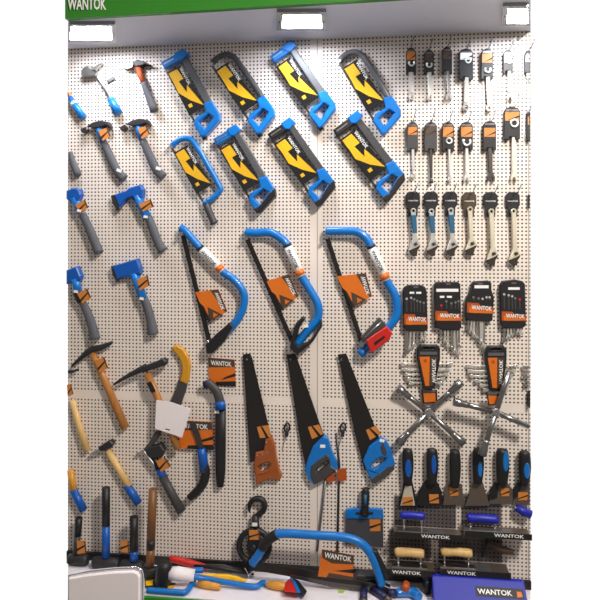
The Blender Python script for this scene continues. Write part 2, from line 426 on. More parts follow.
# ------------------------------------------------------------------ bow saws
def bowcard(t, quad, h):
    a, b, c, d = quad                     # a top left, b top right, c bottom right, d bottom left
    L = lambda p, q, k: (p[0]+(q[0]-p[0])*k, p[1]+(q[1]-p[1])*k)
    def at(u, v):
        return L(L(a, b, u), L(d, c, u), v)
    def pl(l): return [at(*p) for p in l]
    k = t.part('card', t.g().prism(quad, h, h+.0015, bev=0), 'orange')
    t.part('side_band', t.g().prism(pl([(.66, 0), (1, 0), (1, 1), (.9, 1)]), h+.0014, h+.002, bev=0), 'brown_card', k)
    t.part('dark_wedge', t.g().prism(pl([(.25, .55), (.72, 1), (.05, 1)]), h+.0014, h+.002, bev=0), 'brown_card', k)
    t.part('orange_sliver', t.g().prism(pl([(.38, .78), (.55, .94), (.3, .95)]), h+.002, h+.0024, bev=0), 'orange', k)
    t.part('lower_edge', t.g().prism(pl([(0, .35), (.1, .5), (.14, 1), (0, 1)]), h+.0014, h+.0022, bev=0), 'black', k)
    t.part('brand_lettering', t.g().text(BRAND, lambda u, v: at(1-v, u), .12, .86, .06, .22, h+.0028), 'print_white', k)
def bowsaw(label, ref, path, lab, blade, card, grip, r=4.2):
    t = T('bow_saw', label, 'bow saw', ref, 'bow saws in the middle of the wall')
    t.part('frame_tube', t.g().tube(path, r, h=.024, smooth=5, seg=12), 'blue')
    lb = t.part('sticker', t.g().tube(lab, r+.25, h=.024, seg=12), 'print_white')
    p, q = lab[0], lab[-1]
    L = lambda k: (p[0]+(q[0]-p[0])*k, p[1]+(q[1]-p[1])*k)
    t.part('dark_band', t.g().tube([L(.8), L(.97)], r+.45, h=.024, seg=12), 'orange', lb)
    t.part('dark_edge', t.g().tube([L(-.02), L(.06)], r+.45, h=.024, seg=12), 'black', lb)
    d = Vector((q[0]-p[0], q[1]-p[1])); ln = d.length; d.normalize()
    fn = lambda u, v: (p[0]+d.x*u*ln-d.y*v, p[1]+d.y*u*ln+d.x*v)
    t.part('brand_lettering', t.g().text(BRAND, fn, .12, .74, 1.9, -1.9, .024+(r+.5)*S), 'black', lb)
    t.part('blade', t.g().prism(perp(blade[0], blade[1], 2.3), .018, .0205, bev=.2), 'blade_black')
    t.part('blade_pin', t.g().tube([blade[0]+(.008,), blade[0]+(.044,)], 2.0, seg=8), 'steel')
    t.part('blade_clamp', t.g().prism(rect(blade[1][0], blade[1][1], 5, 6, 25), .012, .04, bev=.4), 'steel')
    bowcard(t, card, .024)
    return t
t = bowsaw('slim blue bow saw with bent frame, leftmost of the three bow saws', (212, 290),
    [(181, 228), (186, 231), (201, 248), (224, 272), (234, 279), (243, 290), (245, 301), (240, 317), (226, 333), (212, 345)],
    [(201, 248), (223, 271)], ((183, 234), (210, 343)), [(196, 292), (219, 289), (228, 311), (209, 322)], None, 3.9)
t.part('grip', t.g().prism([(208, 343), (219, 332), (232, 321), (235, 325), (226, 340), (214, 352), (209, 352)], .01, .052, bev=1), 'black')
t = bowsaw('blue bow saw with black knuckle guard, middle of the three bow saws', (285, 290),
    [(246, 232), (256, 233), (270, 232.5), (281, 238), (288, 246), (302, 276), (311, 291), (318, 304), (318, 318), (308, 330), (297, 344)],
    [(287.5, 245), (302, 276)], ((247, 238), (293, 343)), [(267, 281), (289, 274), (299, 296), (281, 310)], None)
t.part('knuckle_guard', t.g().prism([(297, 322), (303, 316), (306, 318), (300, 327), (296, 340), (299, 345), (309, 341), (315, 334), (320, 326), (322, 319), (322.5, 326), (314, 340), (304, 349), (298, 353), (291, 347), (292, 340)], .008, .05, bev=.8), 'black')
t.part('price_sticker', t.g().prism(rect(306.5, 325, 5, 3, -10), .040, .0435, bev=0), 'print_white')
t = bowsaw('blue bow saw with red grip pack, rightmost of the three bow saws', (360, 290),
    [(326, 231), (338, 231), (355, 231.5), (364, 236), (371, 246), (387, 281), (394, 293), (397, 305), (396, 316), (391, 324), (378, 337), (362, 352)],
    [(371, 246), (386.5, 280)], ((327, 237), (362, 343)), [(337, 276), (366, 273), (372, 296), (352, 308)], None)
t.part('grip_pack', t.g().prism([(366, 338), (386, 324), (392, 331), (389, 338), (376, 347), (371, 351)], .045, .07, bev=1), 'red', label='red plastic grip pack')
gp = t.part('grip_cover', t.g().prism([(361, 335), (379, 316), (385, 322), (386, 325), (366, 338), (363, 341)], .042, .062, bev=1), 'grey_dark')
t.part('grip_slot', t.g().prism([(374, 340), (384, 333), (385, 335), (375, 343)], .0695, .0712, bev=0), 'black', gp)
t.part('cover_ridge', t.g().tube([(365, 335, .063), (381, 320, .063)], .7, seg=6), 'steel', gp)
t.part('frame_end', t.g().tube([(365, 349), (360, 354)], 4.6, h=.024), 'blue')

# ------------------------------------------------------------------ hand saws
def handsaw(label, blade, handle, hole, hm, lab, extra):
    t = T('hand_saw', label, 'hand saw', handle[0], 'hand saws hung blade up')
    b = t.part('blade', t.g().prism(blade, .012, .0145, holes=[circ(blade[0][0]+4, blade[0][1]+5, 1.2, 8)], bev=.1), 'blade_black')
    t.part('label', t.g().prism(lab, .0144, .0155, bev=0), 'amber', b)
    L = lambda p, q, k: (p[0]+(q[0]-p[0])*k, p[1]+(q[1]-p[1])*k)
    t.part('label_mark', t.g().prism([L(lab[0], lab[1], .3), L(lab[0], lab[1], .45), L(lab[3], lab[2], .8), L(lab[3], lab[2], .55)], .0154, .016, bev=0), 'black', b)
    h = t.part('handle', t.g().prism(handle, .005, .028, holes=[hole], bev=1.0), hm)
    extra(t, h)
def ex1(t, h):
    for p in ((267, 441), (258, 454), (263, 453), (268, 451)):
        t.part('rivet', t.g().prism(circ(p[0], p[1], .9, 8), .0275, .0295, bev=0), 'steel', h)
handsaw('hand saw with brown wooden handle, leftmost of three hand saws',
    [(242.7, 354.5), (250, 353.5), (252, 358), (272, 440), (262, 458), (250, 463), (248.5, 440)],
    [(256, 452), (264, 450), (266, 439), (272, 436.5), (275, 445), (276.5, 457), (279, 468), (282, 476), (280, 479), (270, 478), (262, 481), (257, 484.5), (255.5, 474), (254, 466)],
    [(258.5, 466), (262, 463), (269, 461), (271, 463), (268, 468), (261, 472)], 'wood_red', [(257, 427), (268.5, 425), (271, 437), (260, 438)], ex1)
def ex2(t, h):
    t.part('grip_pad', t.g().prism([(311, 465), (318, 459), (327, 453), (330, 456), (331, 465), (337, 468), (325, 478), (315, 483), (311, 476)], .0048, .031, holes=[[(316, 469), (320, 464), (328, 459), (329, 462), (325, 466), (318, 472)]], bev=.8), 'grey_dark', h)
    t.part('price_sticker', t.g().prism(rect(323, 445, 5, 3, 0), .0275, .0288, bev=0), 'print_white', h)
handsaw('hand saw with blue and grey handle, middle of three hand saws',
    [(286.5, 354.5), (295, 353.5), (297, 358), (324, 436), (312, 456), (306, 469), (300, 440)],
    [(313, 446), (324, 435), (328, 437), (332, 450), (337, 462), (338, 468), (326, 477), (314, 484), (309, 478), (305, 469), (308, 458)],
    [(315, 469), (319, 464), (328, 458), (330, 462), (326, 467), (318, 473)], 'blue', [(308, 427), (319, 424.5), (323, 434), (312, 439)], ex2)
def ex3(t, h):
    t.part('grip_pad', t.g().prism([(380, 446), (383, 441), (387, 451), (386, 455), (382, 453)], .004, .030, bev=.5), 'grey_dark', h)
    t.part('heel_pad', t.g().prism([(371, 477), (380, 472), (388, 465), (394, 464), (394.5, 468), (386, 475), (376, 482), (371.5, 482)], .004, .030, bev=.6), 'grey_dark', h)
    t.part('price_sticker', t.g().prism(rect(382, 439.5, 4.5, 2.6, 8), .0275, .0288, bev=0), 'print_white', h)
handsaw('hand saw with open bright blue handle, rightmost of three hand saws',
    [(337.6, 354.5), (346, 353.5), (348, 358), (379, 437), (370, 456), (364.5, 471), (354, 430)],
    [(369, 446), (380, 437), (386, 440), (391, 449), (395, 463), (394, 467), (384, 475), (374, 482), (371, 480), (366, 468), (363, 460)],
    [(371, 466), (374, 460), (381, 456), (386, 457), (384, 461), (378, 466), (372, 469)], 'blue', [(366, 430), (376, 425.5), (381, 434), (370, 440)], ex3)
# small black snap hooks with a wire, beside the saws
for px, lb in ((287, 'brown handled'), (343, 'rightmost')):
    t = T('snap_hook', 'small black snap hook with steel wire tail left of the %s hand saw' % ('middle' if px == 287 else 'rightmost'), 'snap hook', (px, 430), 'snap hooks between the hand saws')
    t.part('body', t.g().tube([(px-2, 432), (px-2.5, 427), (px, 423), (px+2.5, 426), (px+2, 431)], .9, h=.012, seg=8, smooth=3), 'black')
    t.part('gate', t.g().prism([(px-2, 430), (px+2, 430), (px+1, 437), (px-2, 437)], .008, .016), 'iron')
    t.part('wire', t.g().tube([(px-.5, 436, .012), (px-4, 446, .006), (px-5, 452, .004)], .35, seg=6), 'steel')

# ------------------------------------------------------------------ pruning saws, white card
t = T('pruning_saw', 'pruning saw in a long black sheath hung under its orange card', 'pruning saw', (220, 480))
t.part('sheath', t.g().tube([(221, 404), (221, 440), (221, 470), (220.5, 486)], [5.6, 5.6, 5.2, 3.6], h=.022, flat=.5, seg=12), 'black')
t.part('handle', t.g().tube([(208, 381), (214, 386), (219, 393), (222, 405)], [4.4, 4.4, 4.6, 4.8], h=.032, flat=.7, seg=12, smooth=4), 'grey_dark')
t.part('handle_end', t.g().tube([(205, 384), (211, 382.5)], [4, 4.3], h=.032, flat=.7), 'navy')
t.part('handle_collar', t.g().tube([(221, 400), (222, 408)], 5.3, h=.032, flat=.72), 'blue_deep')
t.part('price_sticker', t.g().prism(rect(218, 410.5, 4.5, 2.6), .032, .0345, bev=0), 'print_white')
def sawcard(t, x0, y0, x1, y1, h, sk=0):
    at = lambda u, v: (x0+(x1-x0)*u+sk*v, y0+(y1-y0)*v+(u*2 if sk else 0))
    pl = lambda l: [at(*p) for p in l]
    k = t.part('card', t.g().prism(pl([(0, 0), (1, 0), (1, 1), (0, 1)]), h, h+.0015, bev=0), 'orange')
    t.part('top_band', t.g().prism(pl([(0, 0), (1, 0), (1, .27), (0, .36)]), h+.0014, h+.002, bev=0), 'brown_card', k)
    t.part('dark_wedge', t.g().prism(pl([(1, .5), (1, .62), (.45, .8), (.6, .68)]), h+.0014, h+.002, bev=0), 'black', k)
    t.part('bottom_band', t.g().prism(pl([(.25, .88), (1, .8), (1, 1), (.2, 1)]), h+.0014, h+.002, bev=0), 'black', k)
    t.part('brand_lettering', t.g().text(BRAND, at, .1, .88, .27, .09, h+.0024), 'print_white', k)
sawcard(t, 207.5, 358, 234, 385, .006, 1.5)
t = T('pruning_saw', 'curved pruning saw with yellow handle pointing up behind the white card', 'pruning saw', (180, 400))
t.part('handle', t.g().prism([(172, 348), (174, 345.5), (178, 345), (184, 349), (189, 358), (190.5, 367), (189, 378), (187, 384), (180, 381), (182, 373), (182, 365), (179, 357), (174, 351)], .006, .022, bev=1.2), 'ochre')
t.part('blade_sheath', t.g().prism([(179, 379), (187.5, 383), (186, 390), (178, 412), (174, 424), (165, 421), (170, 403), (176, 389)], .007, .018, bev=.8), 'grey_dark')
single('blank_card', 'blank pale square card hanging tilted over the second pick handle', 'card',
       G(M(.053)).prism([(156.5, 400), (171, 402), (191, 409), (182, 437.5), (155, 428.5)], .052, .054, holes=[rect(167.5, 429.5, 5, 1.4, 12)], bev=0), 'white_panel')
t = T('pruning_saw', 'curved pruning saw with blue collar below the card beside the sheathed saw', 'pruning saw', (198, 470))
t.part('handle', t.g().tube([(203, 461), (206, 470), (204, 482), (197, 491), (190, 497)], [4.4, 4.6, 4.6, 4.4, 3.8], h=.022, seg=12, smooth=4), 'black')
t.part('collar', t.g().tube([(201.5, 448), (203, 454), (204.8, 470)], [4.2, 4.7, 4.9], h=.022, seg=12), 'blue_deep')
t.part('blade', t.g().prism([(190, 423), (196, 421), (200, 432), (205, 448), (200, 450), (196, 438)], .024, .026, bev=.2), 'steel_dark')
sawcard(t, 178, 420, 212, 448, .016, 2)

# ------------------------------------------------------------------ hammers at left
def hammer(label, ref, group, head, hm, shaft, sr, sm, grip, gr, gm, tag=None, collar=None, claw=None):
    t = T('hammer', label, 'hammer', ref, group)
    if shaft: t.part('shaft', t.g().tube(shaft, sr, h=.018, flat=.8), sm)
    if head: t.part('head', t.g().prism(head, .006, .032, bev=1), hm)
    if claw: t.part('claw', t.g().prism(claw, .01, .028, bev=.8), hm)
    t.part('grip', t.g().tube(grip, gr, h=.018, flat=.8, smooth=3 if len(grip) > 2 else 0, seg=12), gm)
    if collar: t.part('collar', t.g().tube(collar, gr[0]+.4 if isinstance(gr, list) else gr+.4, h=.018, flat=.8), 'blue')
    if tag: tagcard(t, tag, .036)
    return t
gA = 'hammers hung at the upper left'
t = T('hammer', 'blue banded hammer handle cut by the left wall edge in the top row', 'hammer', (77, 108), gA)
t.part('shaft', t.g().tube([(69.3, 93), (70, 97)], 2.2, h=.014), 'wood')
t.part('grip', t.g().tube([(72, 101), (84, 118)], [3.6, 4.2], h=.018), 'blue')
t.part('upper_band', t.g().tube([(70.5, 97), (73, 102)], [2.4, 3.4], h=.018), 'blue_deep')
t.part('white_ring', t.g().tube([(73.5, 103), (75, 105)], 4.0, h=.018), 'print_white')
t = hammer('thin steel shafted hammer with bright blue grip under the left floodlight', (105, 90), gA,
    [(84, 69), (90, 66), (92, 70), (98, 73), (96, 77), (85, 78), (82, 76)], 'steel', [(93, 70), (100, 80), (110, 99)], 1.5, 'steel', [(111, 99), (119, 114)], [4, 4.8], 'blue')
t.part('pick_end', t.g().prism([(92, 69), (99, 64.5), (102, 62), (103, 64), (98, 67), (97, 71)], .01, .026), 'steel')
t.part('blank_tag', t.g().prism(rect(110, 79, 9, 3, -30), .006, .008, bev=0), 'grey_blade')
t = hammer('black and steel claw hammer with dark grey grip below the soffit', (145, 95), gA,
    [(134, 63), (139, 60.5), (147, 63), (152, 66), (146, 65.5), (143, 67), (136, 68)], 'iron', [(138, 66), (141, 76), (144, 84)], [3.6, 3.2, 2.6], 'orange_dark',
    [(144, 83), (148, 94), (155, 111)], [3.4, 3.6, 4.6], 'grey_rubber')
t.part('face', t.g().prism([(122, 65), (131, 64), (134, 65), (134, 68), (128, 70), (122, 67)], .008, .03), 'steel')
hammer('grey rubber hammer grip end cut by the wall edge above the blue axe', (75, 170), gA, None, 'iron',
    None, 2, 'blue', [(70.6, 152), (73, 162), (79, 176)], [2.4, 3.6, 4.2], 'grey_rubber')
for lb, dx, dy, c in (('claw hammer with tag, second from the left wall edge in its row', 0, 0, 1), ('claw hammer whose tagged head touches the hacksaw side of its row', 39, -2, .97)):
    q = lambda l: [(x+dx, y+dy) for x, y in l]
    t = hammer('grey gripped '+lb, (110+dx, 150), gA, q([(88, 127), (94, 123), (102, 121), (110, 122.5), (113, 128), (107, 126), (103, 128), (96, 129)]), 'iron',
        q([(99, 127), (104, 143)]), 3.8, 'blue', q([(104, 142), (112, 160), (118, 172), (127, 178)])[:3]+q([(125, 179)]), [3.6, 4.4, 4.4, 4.8], 'grey_rubber',
        q([(101, 131), (110, 129), (113, 137), (105, 142)]))
    t.part('striking_face', t.g().prism(q([(82, 130), (87, 127), (89, 130), (86, 134), (83, 133)]), .008, .03), 'steel_dark')
    t.part('price_sticker', t.g().prism(rect(121+dx, 171+dy, 5, 3, 20), .0325, .0338, bev=0), 'print_white')
# axes
def axe(label, ref, group, head, edge, collar, grip, tag, gr, band=None):
    t = T('axe', label, 'axe', ref, group)
    h = t.part('head', t.g().prism(head, .006, .036, bev=1.2), 'blue_deep')
    if edge: t.part('cutting_edge', t.g().prism(edge, .012, .03, bev=.8), 'steel_dark', h)
    t.part('collar', t.g().tube(collar, 4.8, h=.022, flat=.9), 'blue')
    t.part('grip', t.g().tube(grip, gr, h=.022, flat=.8, smooth=4, seg=12), 'grey_rubber')
    if band: t.part('neck', t.g().tube(band, 4.2, h=.022, flat=.85), 'black')
    tagcard(t, tag, .037)
    t.part('price_sticker', t.g().prism(rect(collar[-1][0], collar[-1][1]-1, 4, 2.5, 10), .0385, .0405, bev=0), 'print_white')
axe('blue headed axe cut by the left wall edge, curved grey grip, upper of two', (90, 220), 'axes and hatchets at the left edge', [(68.6, 191), (77, 188), (82, 190), (83, 195), (80, 202), (73, 203), (68.6, 199)], None,
    [(75, 198), (82, 212)], [(83, 214), (88, 224), (94, 238), (100, 253)], [(78, 205), (88, 200), (91, 208), (83, 213)], [4.2, 4.4, 4.8, 5.2], [(79, 205), (82, 212)])
axe('blue axe with flared head and straight grey grip above the hatchet', (150, 215), 'axes and hatchets beside the bow saw', [(116, 195), (128, 191), (131, 188), (142, 185), (145, 190), (144, 198), (137, 203), (134, 197), (128, 199), (121, 208)],
    [(112, 196), (117, 194.5), (122, 208.5), (119, 211.5), (114, 204)], [(138, 196), (148, 218)], [(149, 217), (154, 230), (159, 243), (164, 251)], [(141, 204), (153, 199.5), (156, 207), (145, 212)], [4, 4.6, 4.6, 5.4], [(142, 204), (145, 211)])
axe('blue hatchet cut by the left wall edge, grey grip, lower of two', (85, 310), 'axes and hatchets at the left edge', [(68.6, 270), (79, 266), (83, 276), (82, 280), (76, 281), (68.6, 284)], None,
    [(76, 279), (79, 292)], [(82, 300), (88, 312), (93, 326), (96, 339)], [(80, 293), (90, 288), (94, 297), (85, 303)], [3.8, 4.6, 5, 5.8], [(77, 292), (82, 302)])
axe('blue square headed hatchet with grey grip left of the slim bow saw', (145, 300), 'axes and hatchets beside the bow saw', [(114, 266), (127, 262), (139, 258.5), (142, 268), (142, 273), (133, 276), (126, 277), (119, 279)],
    [(112, 266), (115.5, 265), (121, 278.5), (118, 282), (114, 275)], [(135, 273), (144, 299)], [(144, 297), (149, 310), (152, 323), (154, 334)], [(139, 279), (150, 275), (152, 285), (142, 290)], [4.2, 4.6, 5, 5.8], [(137, 280), (141, 290)])
# picks
def pick(label, ref, head, handle, hr, tag, hm='wood', metal='iron', group='garden picks on the left', up=0):
    t = T('pick', label, 'pick', ref, group, M(.022+up*1.4))
    t.part('head', t.g().tube([p[:2] for p in head], [p[2] for p in head], h=.024+up, smooth=4, flat=.8), metal)
    t.part('handle', t.g().tube(handle, hr, h=.019+up, flat=.85), hm)
    if tag: tagcard(t, tag, .037)
    return t
pick('wooden handled pick with long double pointed head below the grey hatchet grip', (105, 380), [(72, 366, 1.2), (82, 357, 2.4), (91, 350, 3.6), (102, 347, 3), (113, 342, 1.4)],
     [(92, 353), (104, 380), (125, 428)], [3.6, 3.8, 4.6], [(97, 360), (106, 356), (110, 367), (101, 372)])
pick('pick cut by the left wall edge with pale wooden handle', (80, 420), [(68.8, 372, 2), (74, 371, 1.6), (79, 369, .9)], [(71.8, 400), (78, 424), (87, 451)], [3, 3.5, 3.8], [(69, 384), (73, 383), (75.5, 393), (70, 396)], 'wood_pale')
t = pick('mattock with broad dark blade whose handle runs behind the blank card', (150, 375), [(113, 385, 1.2), (126, 377, 2.2), (140, 370, 3.2), (146, 368, 4.6)],
     [(146, 374), (156, 396), (177, 450)], [4, 4, 3.8], None, up=.016)
t.part('broad_blade', t.g().prism([(144, 366), (155, 362), (163, 358), (166.5, 361), (166, 365), (157, 368), (147, 371)], .022, .052, bev=1), 'iron')
t.part('handle_print', t.g().prism([(147, 383), (151, 381), (156, 391), (152, 393)], .046, .0495, bev=0), 'black')
# wooden hammers
def whammer(label, ref, head, wood_path, blue_path):
    t = T('hammer', label, 'hammer', ref, 'wooden handled hammers at the lower left')
    if head:
        t.part('head', t.g().prism(head[0], .008, .034, bev=1), 'iron')
        t.part('peen', t.g().prism(head[1], .01, .03, bev=.6), 'steel')
    t.part('handle', t.g().tube(wood_path, [3.4, 3.8], h=.018, flat=.9), 'wood_pale' if head else 'wood_gold')
    t.part('grip', t.g().tube(blue_path, [4.2, 4.4], h=.018, flat=.9), 'blue_deep')
whammer('pale wooden hammer with a deep blue grip and dark head', (120, 475), ([(100, 446), (106, 442), (112, 439), (115, 442), (113, 446), (104, 450), (101, 449)], [(91, 453), (100, 447.5), (106, 447), (105, 450), (96, 453.5)]), [(108, 450), (129, 486)], [(127, 485), (139, 503)])
whammer('golden wooden hammer handle with blue grip cut by the left wall edge', (77, 490), None, [(70.8, 470), (74, 491)], [(73.5, 490), (84, 510)])
# roofing hammer
t = T('hammer', 'black roofing hammer with orange tag and long dark rubber grip', 'hammer', (165, 480))
t.part('claw', t.g().prism([(144, 449), (150, 442), (156, 431), (162, 430), (158, 439), (150, 449), (146, 451)], .008, .03, bev=.8), 'grey_dark')
t.part('head', t.g().prism([(147, 449), (152, 445), (162, 443), (166, 449), (163, 456), (153, 457), (149, 454)], .006, .034, bev=1), 'iron')
t.part('steel_shank', t.g().prism([(137, 453), (145, 448), (155, 462), (157, 470), (152, 463), (144, 451), (138, 454)], .012, .03, bev=.5), 'steel')
t.part('neck', t.g().tube([(154, 456), (160, 470)], 3.2, h=.018), 'black')
t.part('collar', t.g().tube([(160, 468), (164, 478)], 4.2, h=.018), 'blue_deep')
t.part('grip', t.g().tube([(163, 476), (172, 493), (182, 511)], [4.4, 4.6, 5], h=.02, flat=.9, seg=12), 'grey_dark')
tagcard(t, [(158, 459), (167, 455), (173, 464), (163, 470)], .036)

# ------------------------------------------------------------------ sledge hammers standing on the counter
def sledge(label, top, bot, r, hx0, hx1, hy0, hy1, hh, segs, tag=None):
    mp = M(hh)
    zb = ZT
    c = P((hx0+hx1)/2, hy1, hh); c.z = ZT
    t = T('sledge_hammer', label, 'sledge hammer', c, 'sledge hammers standing on the counter', mp)
    zc = max(P(0, (hy0+hy1)/2, hh).z, ZT); r_h = .021
    x0, x1 = P(hx0, hy1, hh).x, P(hx1, hy1, hh).x
    g = G(Wm)
    prof = [(x0, -hh, ZT+r_h+.001), (x0+.008, -hh, ZT+r_h+.001), (x1-.008, -hh, ZT+r_h+.001), (x1, -hh, ZT+r_h+.001)]
    g.tube(prof, [r_h*.82, r_h, r_h, r_h*.82], seg=8)
    t.part('head', g, 'iron')
    zt0 = P(0, top[1], hh).z
    for (k0, k1, m, rr) in segs:
        a = P(bot[0]+(top[0]-bot[0])*k0, 540, hh).x; b = P(bot[0]+(top[0]-bot[0])*k1, 540, hh).x
        zz = lambda k: ZT+.045+(zt0-ZT-.045)*k
        t.part('handle' if m in ('black', 'wood_brown', 'grey_dark') else 'band', G(Wm).tube([(a, -hh, zz(k0)), (b, -hh, zz(k1))], r*rr*mp.s, seg=12), m)
    if tag: tagcard(t, tag, hh+.02)
sledge('short sledge hammer standing head down at the left wall edge', (79, 513), (76, 555), 3.6, 68.6, 88, 550, 560, .05, [(0, .5, 'grey_dark', .95), (.5, 1, 'black', 1.05)], [(79.5, 538), (88, 538), (89, 550), (80, 551)])
sledge('tallest black and blue sledge hammer standing on its head', (106, 482), (106, 556), 4.1, 93, 119.5, 553, 562, .06, [(0, .45, 'blue_deep', 1), (.45, 1, 'black', 1.02)])
sledge('black sledge hammer with blue foot and tag between tallest and wooden ones', (134, 509), (134, 558), 4.2, 121, 144, 558, 566, .07, [(0, .22, 'blue_deep', 1), (.22, 1, 'black', 1.02)], [(122.5, 538), (131, 538), (131.5, 550), (123, 549)])
sledge('plain wooden sledge hammer standing left of the black mallet', (153, 481), (150, 562), 4.4, 143, 158, 561, 574, .10, [(0, .22, 'wood_brown', .98), (.22, .34, 'black', 1.02), (.34, 1, 'wood_brown', 1)])

# ------------------------------------------------------------------ carded wrenches
ordn = ['leftmost', 'second', 'third', 'fourth', 'fifth', 'sixth', 'rightmost']
def cwrench(label, x0, x1, y0, y1, patch, ring, sx, sy, sw, shm, end, cm='black', gr='carded wrenches in the top row', hk=''):
    cx = (x0+x1)/2
    t = T('carded_wrench', label, 'wrench', (cx, y0), gr)
    d = 1.4
    k = t.part('hanging_card', t.g().prism([(x0, y0+4), (x0+2, y0+1), (cx-1.5, y0), (cx+1.5, y0), (x1-2, y0+1), (x1, y0+4), (x1, y1-1), (cx+3, y1), (cx+2.8, y1-3), (cx-2.8, y1-3), (cx-3, y1), (x0, y1-1)] if x1-x0 > 7 else
        [(x0, y0+3), (x0+2, y0), (x1, y0), (x1, y1), (x0, y1)], .004, .019, bev=.5), cm)
    t.part('pale_header', t.g().prism([(x0+2, y0+2.2), (x1-2, y0+2.2), (x1-1.5, y0+4.2), (x0+1.5, y0+4.2)], .0188, .0196, bev=0), 'grey_blade', k)
    pw = t.part('printed_panel', t.g().prism([(x0+1, patch[0]), (x1-1, patch[0]), (x1-1, patch[1]), (x0+1, patch[1])], .0188, .0198, bev=0), patch[2], k)
    m = (patch[0]+patch[1])/2
    t.part('dark_wedge', t.g().prism([(x1-1, m-1), (x1-1, m+1), (x0+2, patch[1])], .0197, .0203, bev=0), 'black', k)
    if ring:
        rx, ry, rr, op = ring
        if op: t.part('jaw_window', t.g().tube([(a, b, .021) for a, b in circ(rx, ry, rr, 12, a0=-40, a1=220)], rr*.34, seg=6), 'steel_bright', k)
        else: t.part('ring_window', t.g().tube([(a, b, .021) for a, b in circ(rx, ry, rr, 12)], rr*.3, seg=6, closed=True), 'steel_bright', k)
    if sx is not None:
        t.part('shaft', t.g().prism([(sx-sw/2, y1-4), (sx+sw/2, y1-4), (sx+sw*.42+end[0]-sx, sy), (sx-sw*.42+end[0]-sx, sy)], .007, .016, bev=.5), shm)
        ex, ey, er, kind = end
        if kind == 'ring': t.part('ring_end', t.g().prism(circ(ex, ey, er, 12), .006, .018, holes=[circ(ex, ey, er*.5, 12)], bev=.3), shm)
        elif kind == 'open': t.part('open_jaw', t.g().prism([(ex-er*.5, ey-er), (ex+er*.5, ey-er), (ex+er, ey), (ex+er*.9, ey+er), (ex+er*.4, ey+er), (ex+er*.3, ey+er*.1), (ex-er*.3, ey+er*.1), (ex-er*.4, ey+er), (ex-er*.9, ey+er), (ex-er, ey)], .006, .018, bev=.3), shm)
        else: t.part('socket_end', t.g().tube([(ex, ey-er), (ex, ey+er)], [er*.7, er], h=.013), shm)
    return t
O, OD = 'amber', 'brown_card'
rows = [
 (406, 416, 48, 75, (52, 60, O), (411.5, 63.5, 2.6, 1), 411, 93, 4.4, 'steel_bright', (412.3, 97, 3, 'ring'), 'black', 'white shaft and small ring end'),
 (424, 434, 50, 75, (54, 61, OD), (429, 65, 2.6, 1), 429.5, 94, 4.4, 'steel_bright', (430, 97, 3, 'ring'), 'black', 'pale shaft and open window'),
 (442, 452, 47, 74, (51, 59, OD), None, 448, 92, 3.4, 'steel', (448.8, 96.5, 3.4, 'open'), 'black', 'thin dark shaft and jaw end'),
 (459, 473, 49, 80, (53, 60, 'print_white'), (468, 60.5, 2.6, 0), 467, 103, 5, 'steel', (466, 107, 3.6, 'ring'), 'black', 'wide panel painted pale for glare'),  # card panel coloured white to stand for the lamp glare on it
 (481, 493, 49, 80, (54, 63, O), (487.5, 70, 2.8, 1), 488, 104, 4, 'steel_bright', (489, 108, 3.2, 'ring'), 'black', 'bright orange panel near the right lamp'),
 (503, 513, 50, 74, (54, 63, 'print_white'), (509, 61.5, 2.2, 0), 509.5, 92, 4, 'steel_bright', (510, 96.5, 3.3, 'open'), 'grey_dark', 'pale panel and hooked jaw'),
 (524.5, 530, 51, 73, (55, 62, 'print_white'), None, 528, 76, 3, 'steel_bright', (528, 78, 1.6, 'x'), 'grey_dark', 'card cut off at the right wall edge')]
for i, r in enumerate(rows):
    cwrench('carded wrench with %s, %s in the top row' % (r[12], ordn[i]), *r[:12])
    hook((r[0]+r[1])/2, r[2]+1.2, 'wire peg hook holding the %s wrench card in the top row' % ordn[i], 'peg hooks of the top wrench row')
rows = [
 (407, 418, 122, 152, (127, 135, O), None, 413, 171, 3.2, 'steel_bright', (413.3, 176, 2.8, 'ring'), 'grey_dark', 'grey card and white thin shaft'),
 (424.5, 437, 122, 152, (127, 135, OD), None, 431, 178, 3.2, 'steel_dark', (431.3, 181, 2.2, 'x'), 'grey_dark', 'dark jointed shaft'),
 (442, 454, 122, 152, (127, 137, O), (449, 141, 2.7, 0), 449.3, 176, 2.6, 'steel_bright', (450.3, 179.5, 2.4, 'ring'), 'black', 'thin white shaft and ring window'),
 (460, 472.8, 122, 151, (127, 137, O), (466.6, 142, 3.6, 1), 466.8, 174, 3.4, 'steel_bright', (467, 178, 3.2, 'open'), 'black', 'large open jaw window'),
 (483, 496, 121, 151, (128, 137, O), None, 490, 173, 4.6, 'steel_dark', (491, 177, 4, 'open'), 'black', 'black ribbed shaft and dark jaw'),
 (504, 520, 107, 140, (112, 121, O), (514, 123.5, 3.6, 0), 514, 174, 4.6, 'steel_satin', (514, 177, 3.4, 'open'), 'black', 'large black card and twin shaft'),
 (526.5, 530, 112, 141, (117, 125, O), None, None, 0, 0, 'steel', None, 'black', 'card sliver at the right wall edge')]
for i, r in enumerate(rows):
    cwrench('carded wrench with %s, %s in the second row' % (r[12], ordn[i]), *r[:12], gr='carded wrenches in the second row')
    hook((r[0]+r[1])/2-(0 if i < 6 else 1.2), r[2]+1.2, 'wire peg hook holding the %s wrench card in the second row' % ordn[i], 'peg hooks of the second wrench row', .08 if i < 6 else .03, 7 if i < 6 else 4)
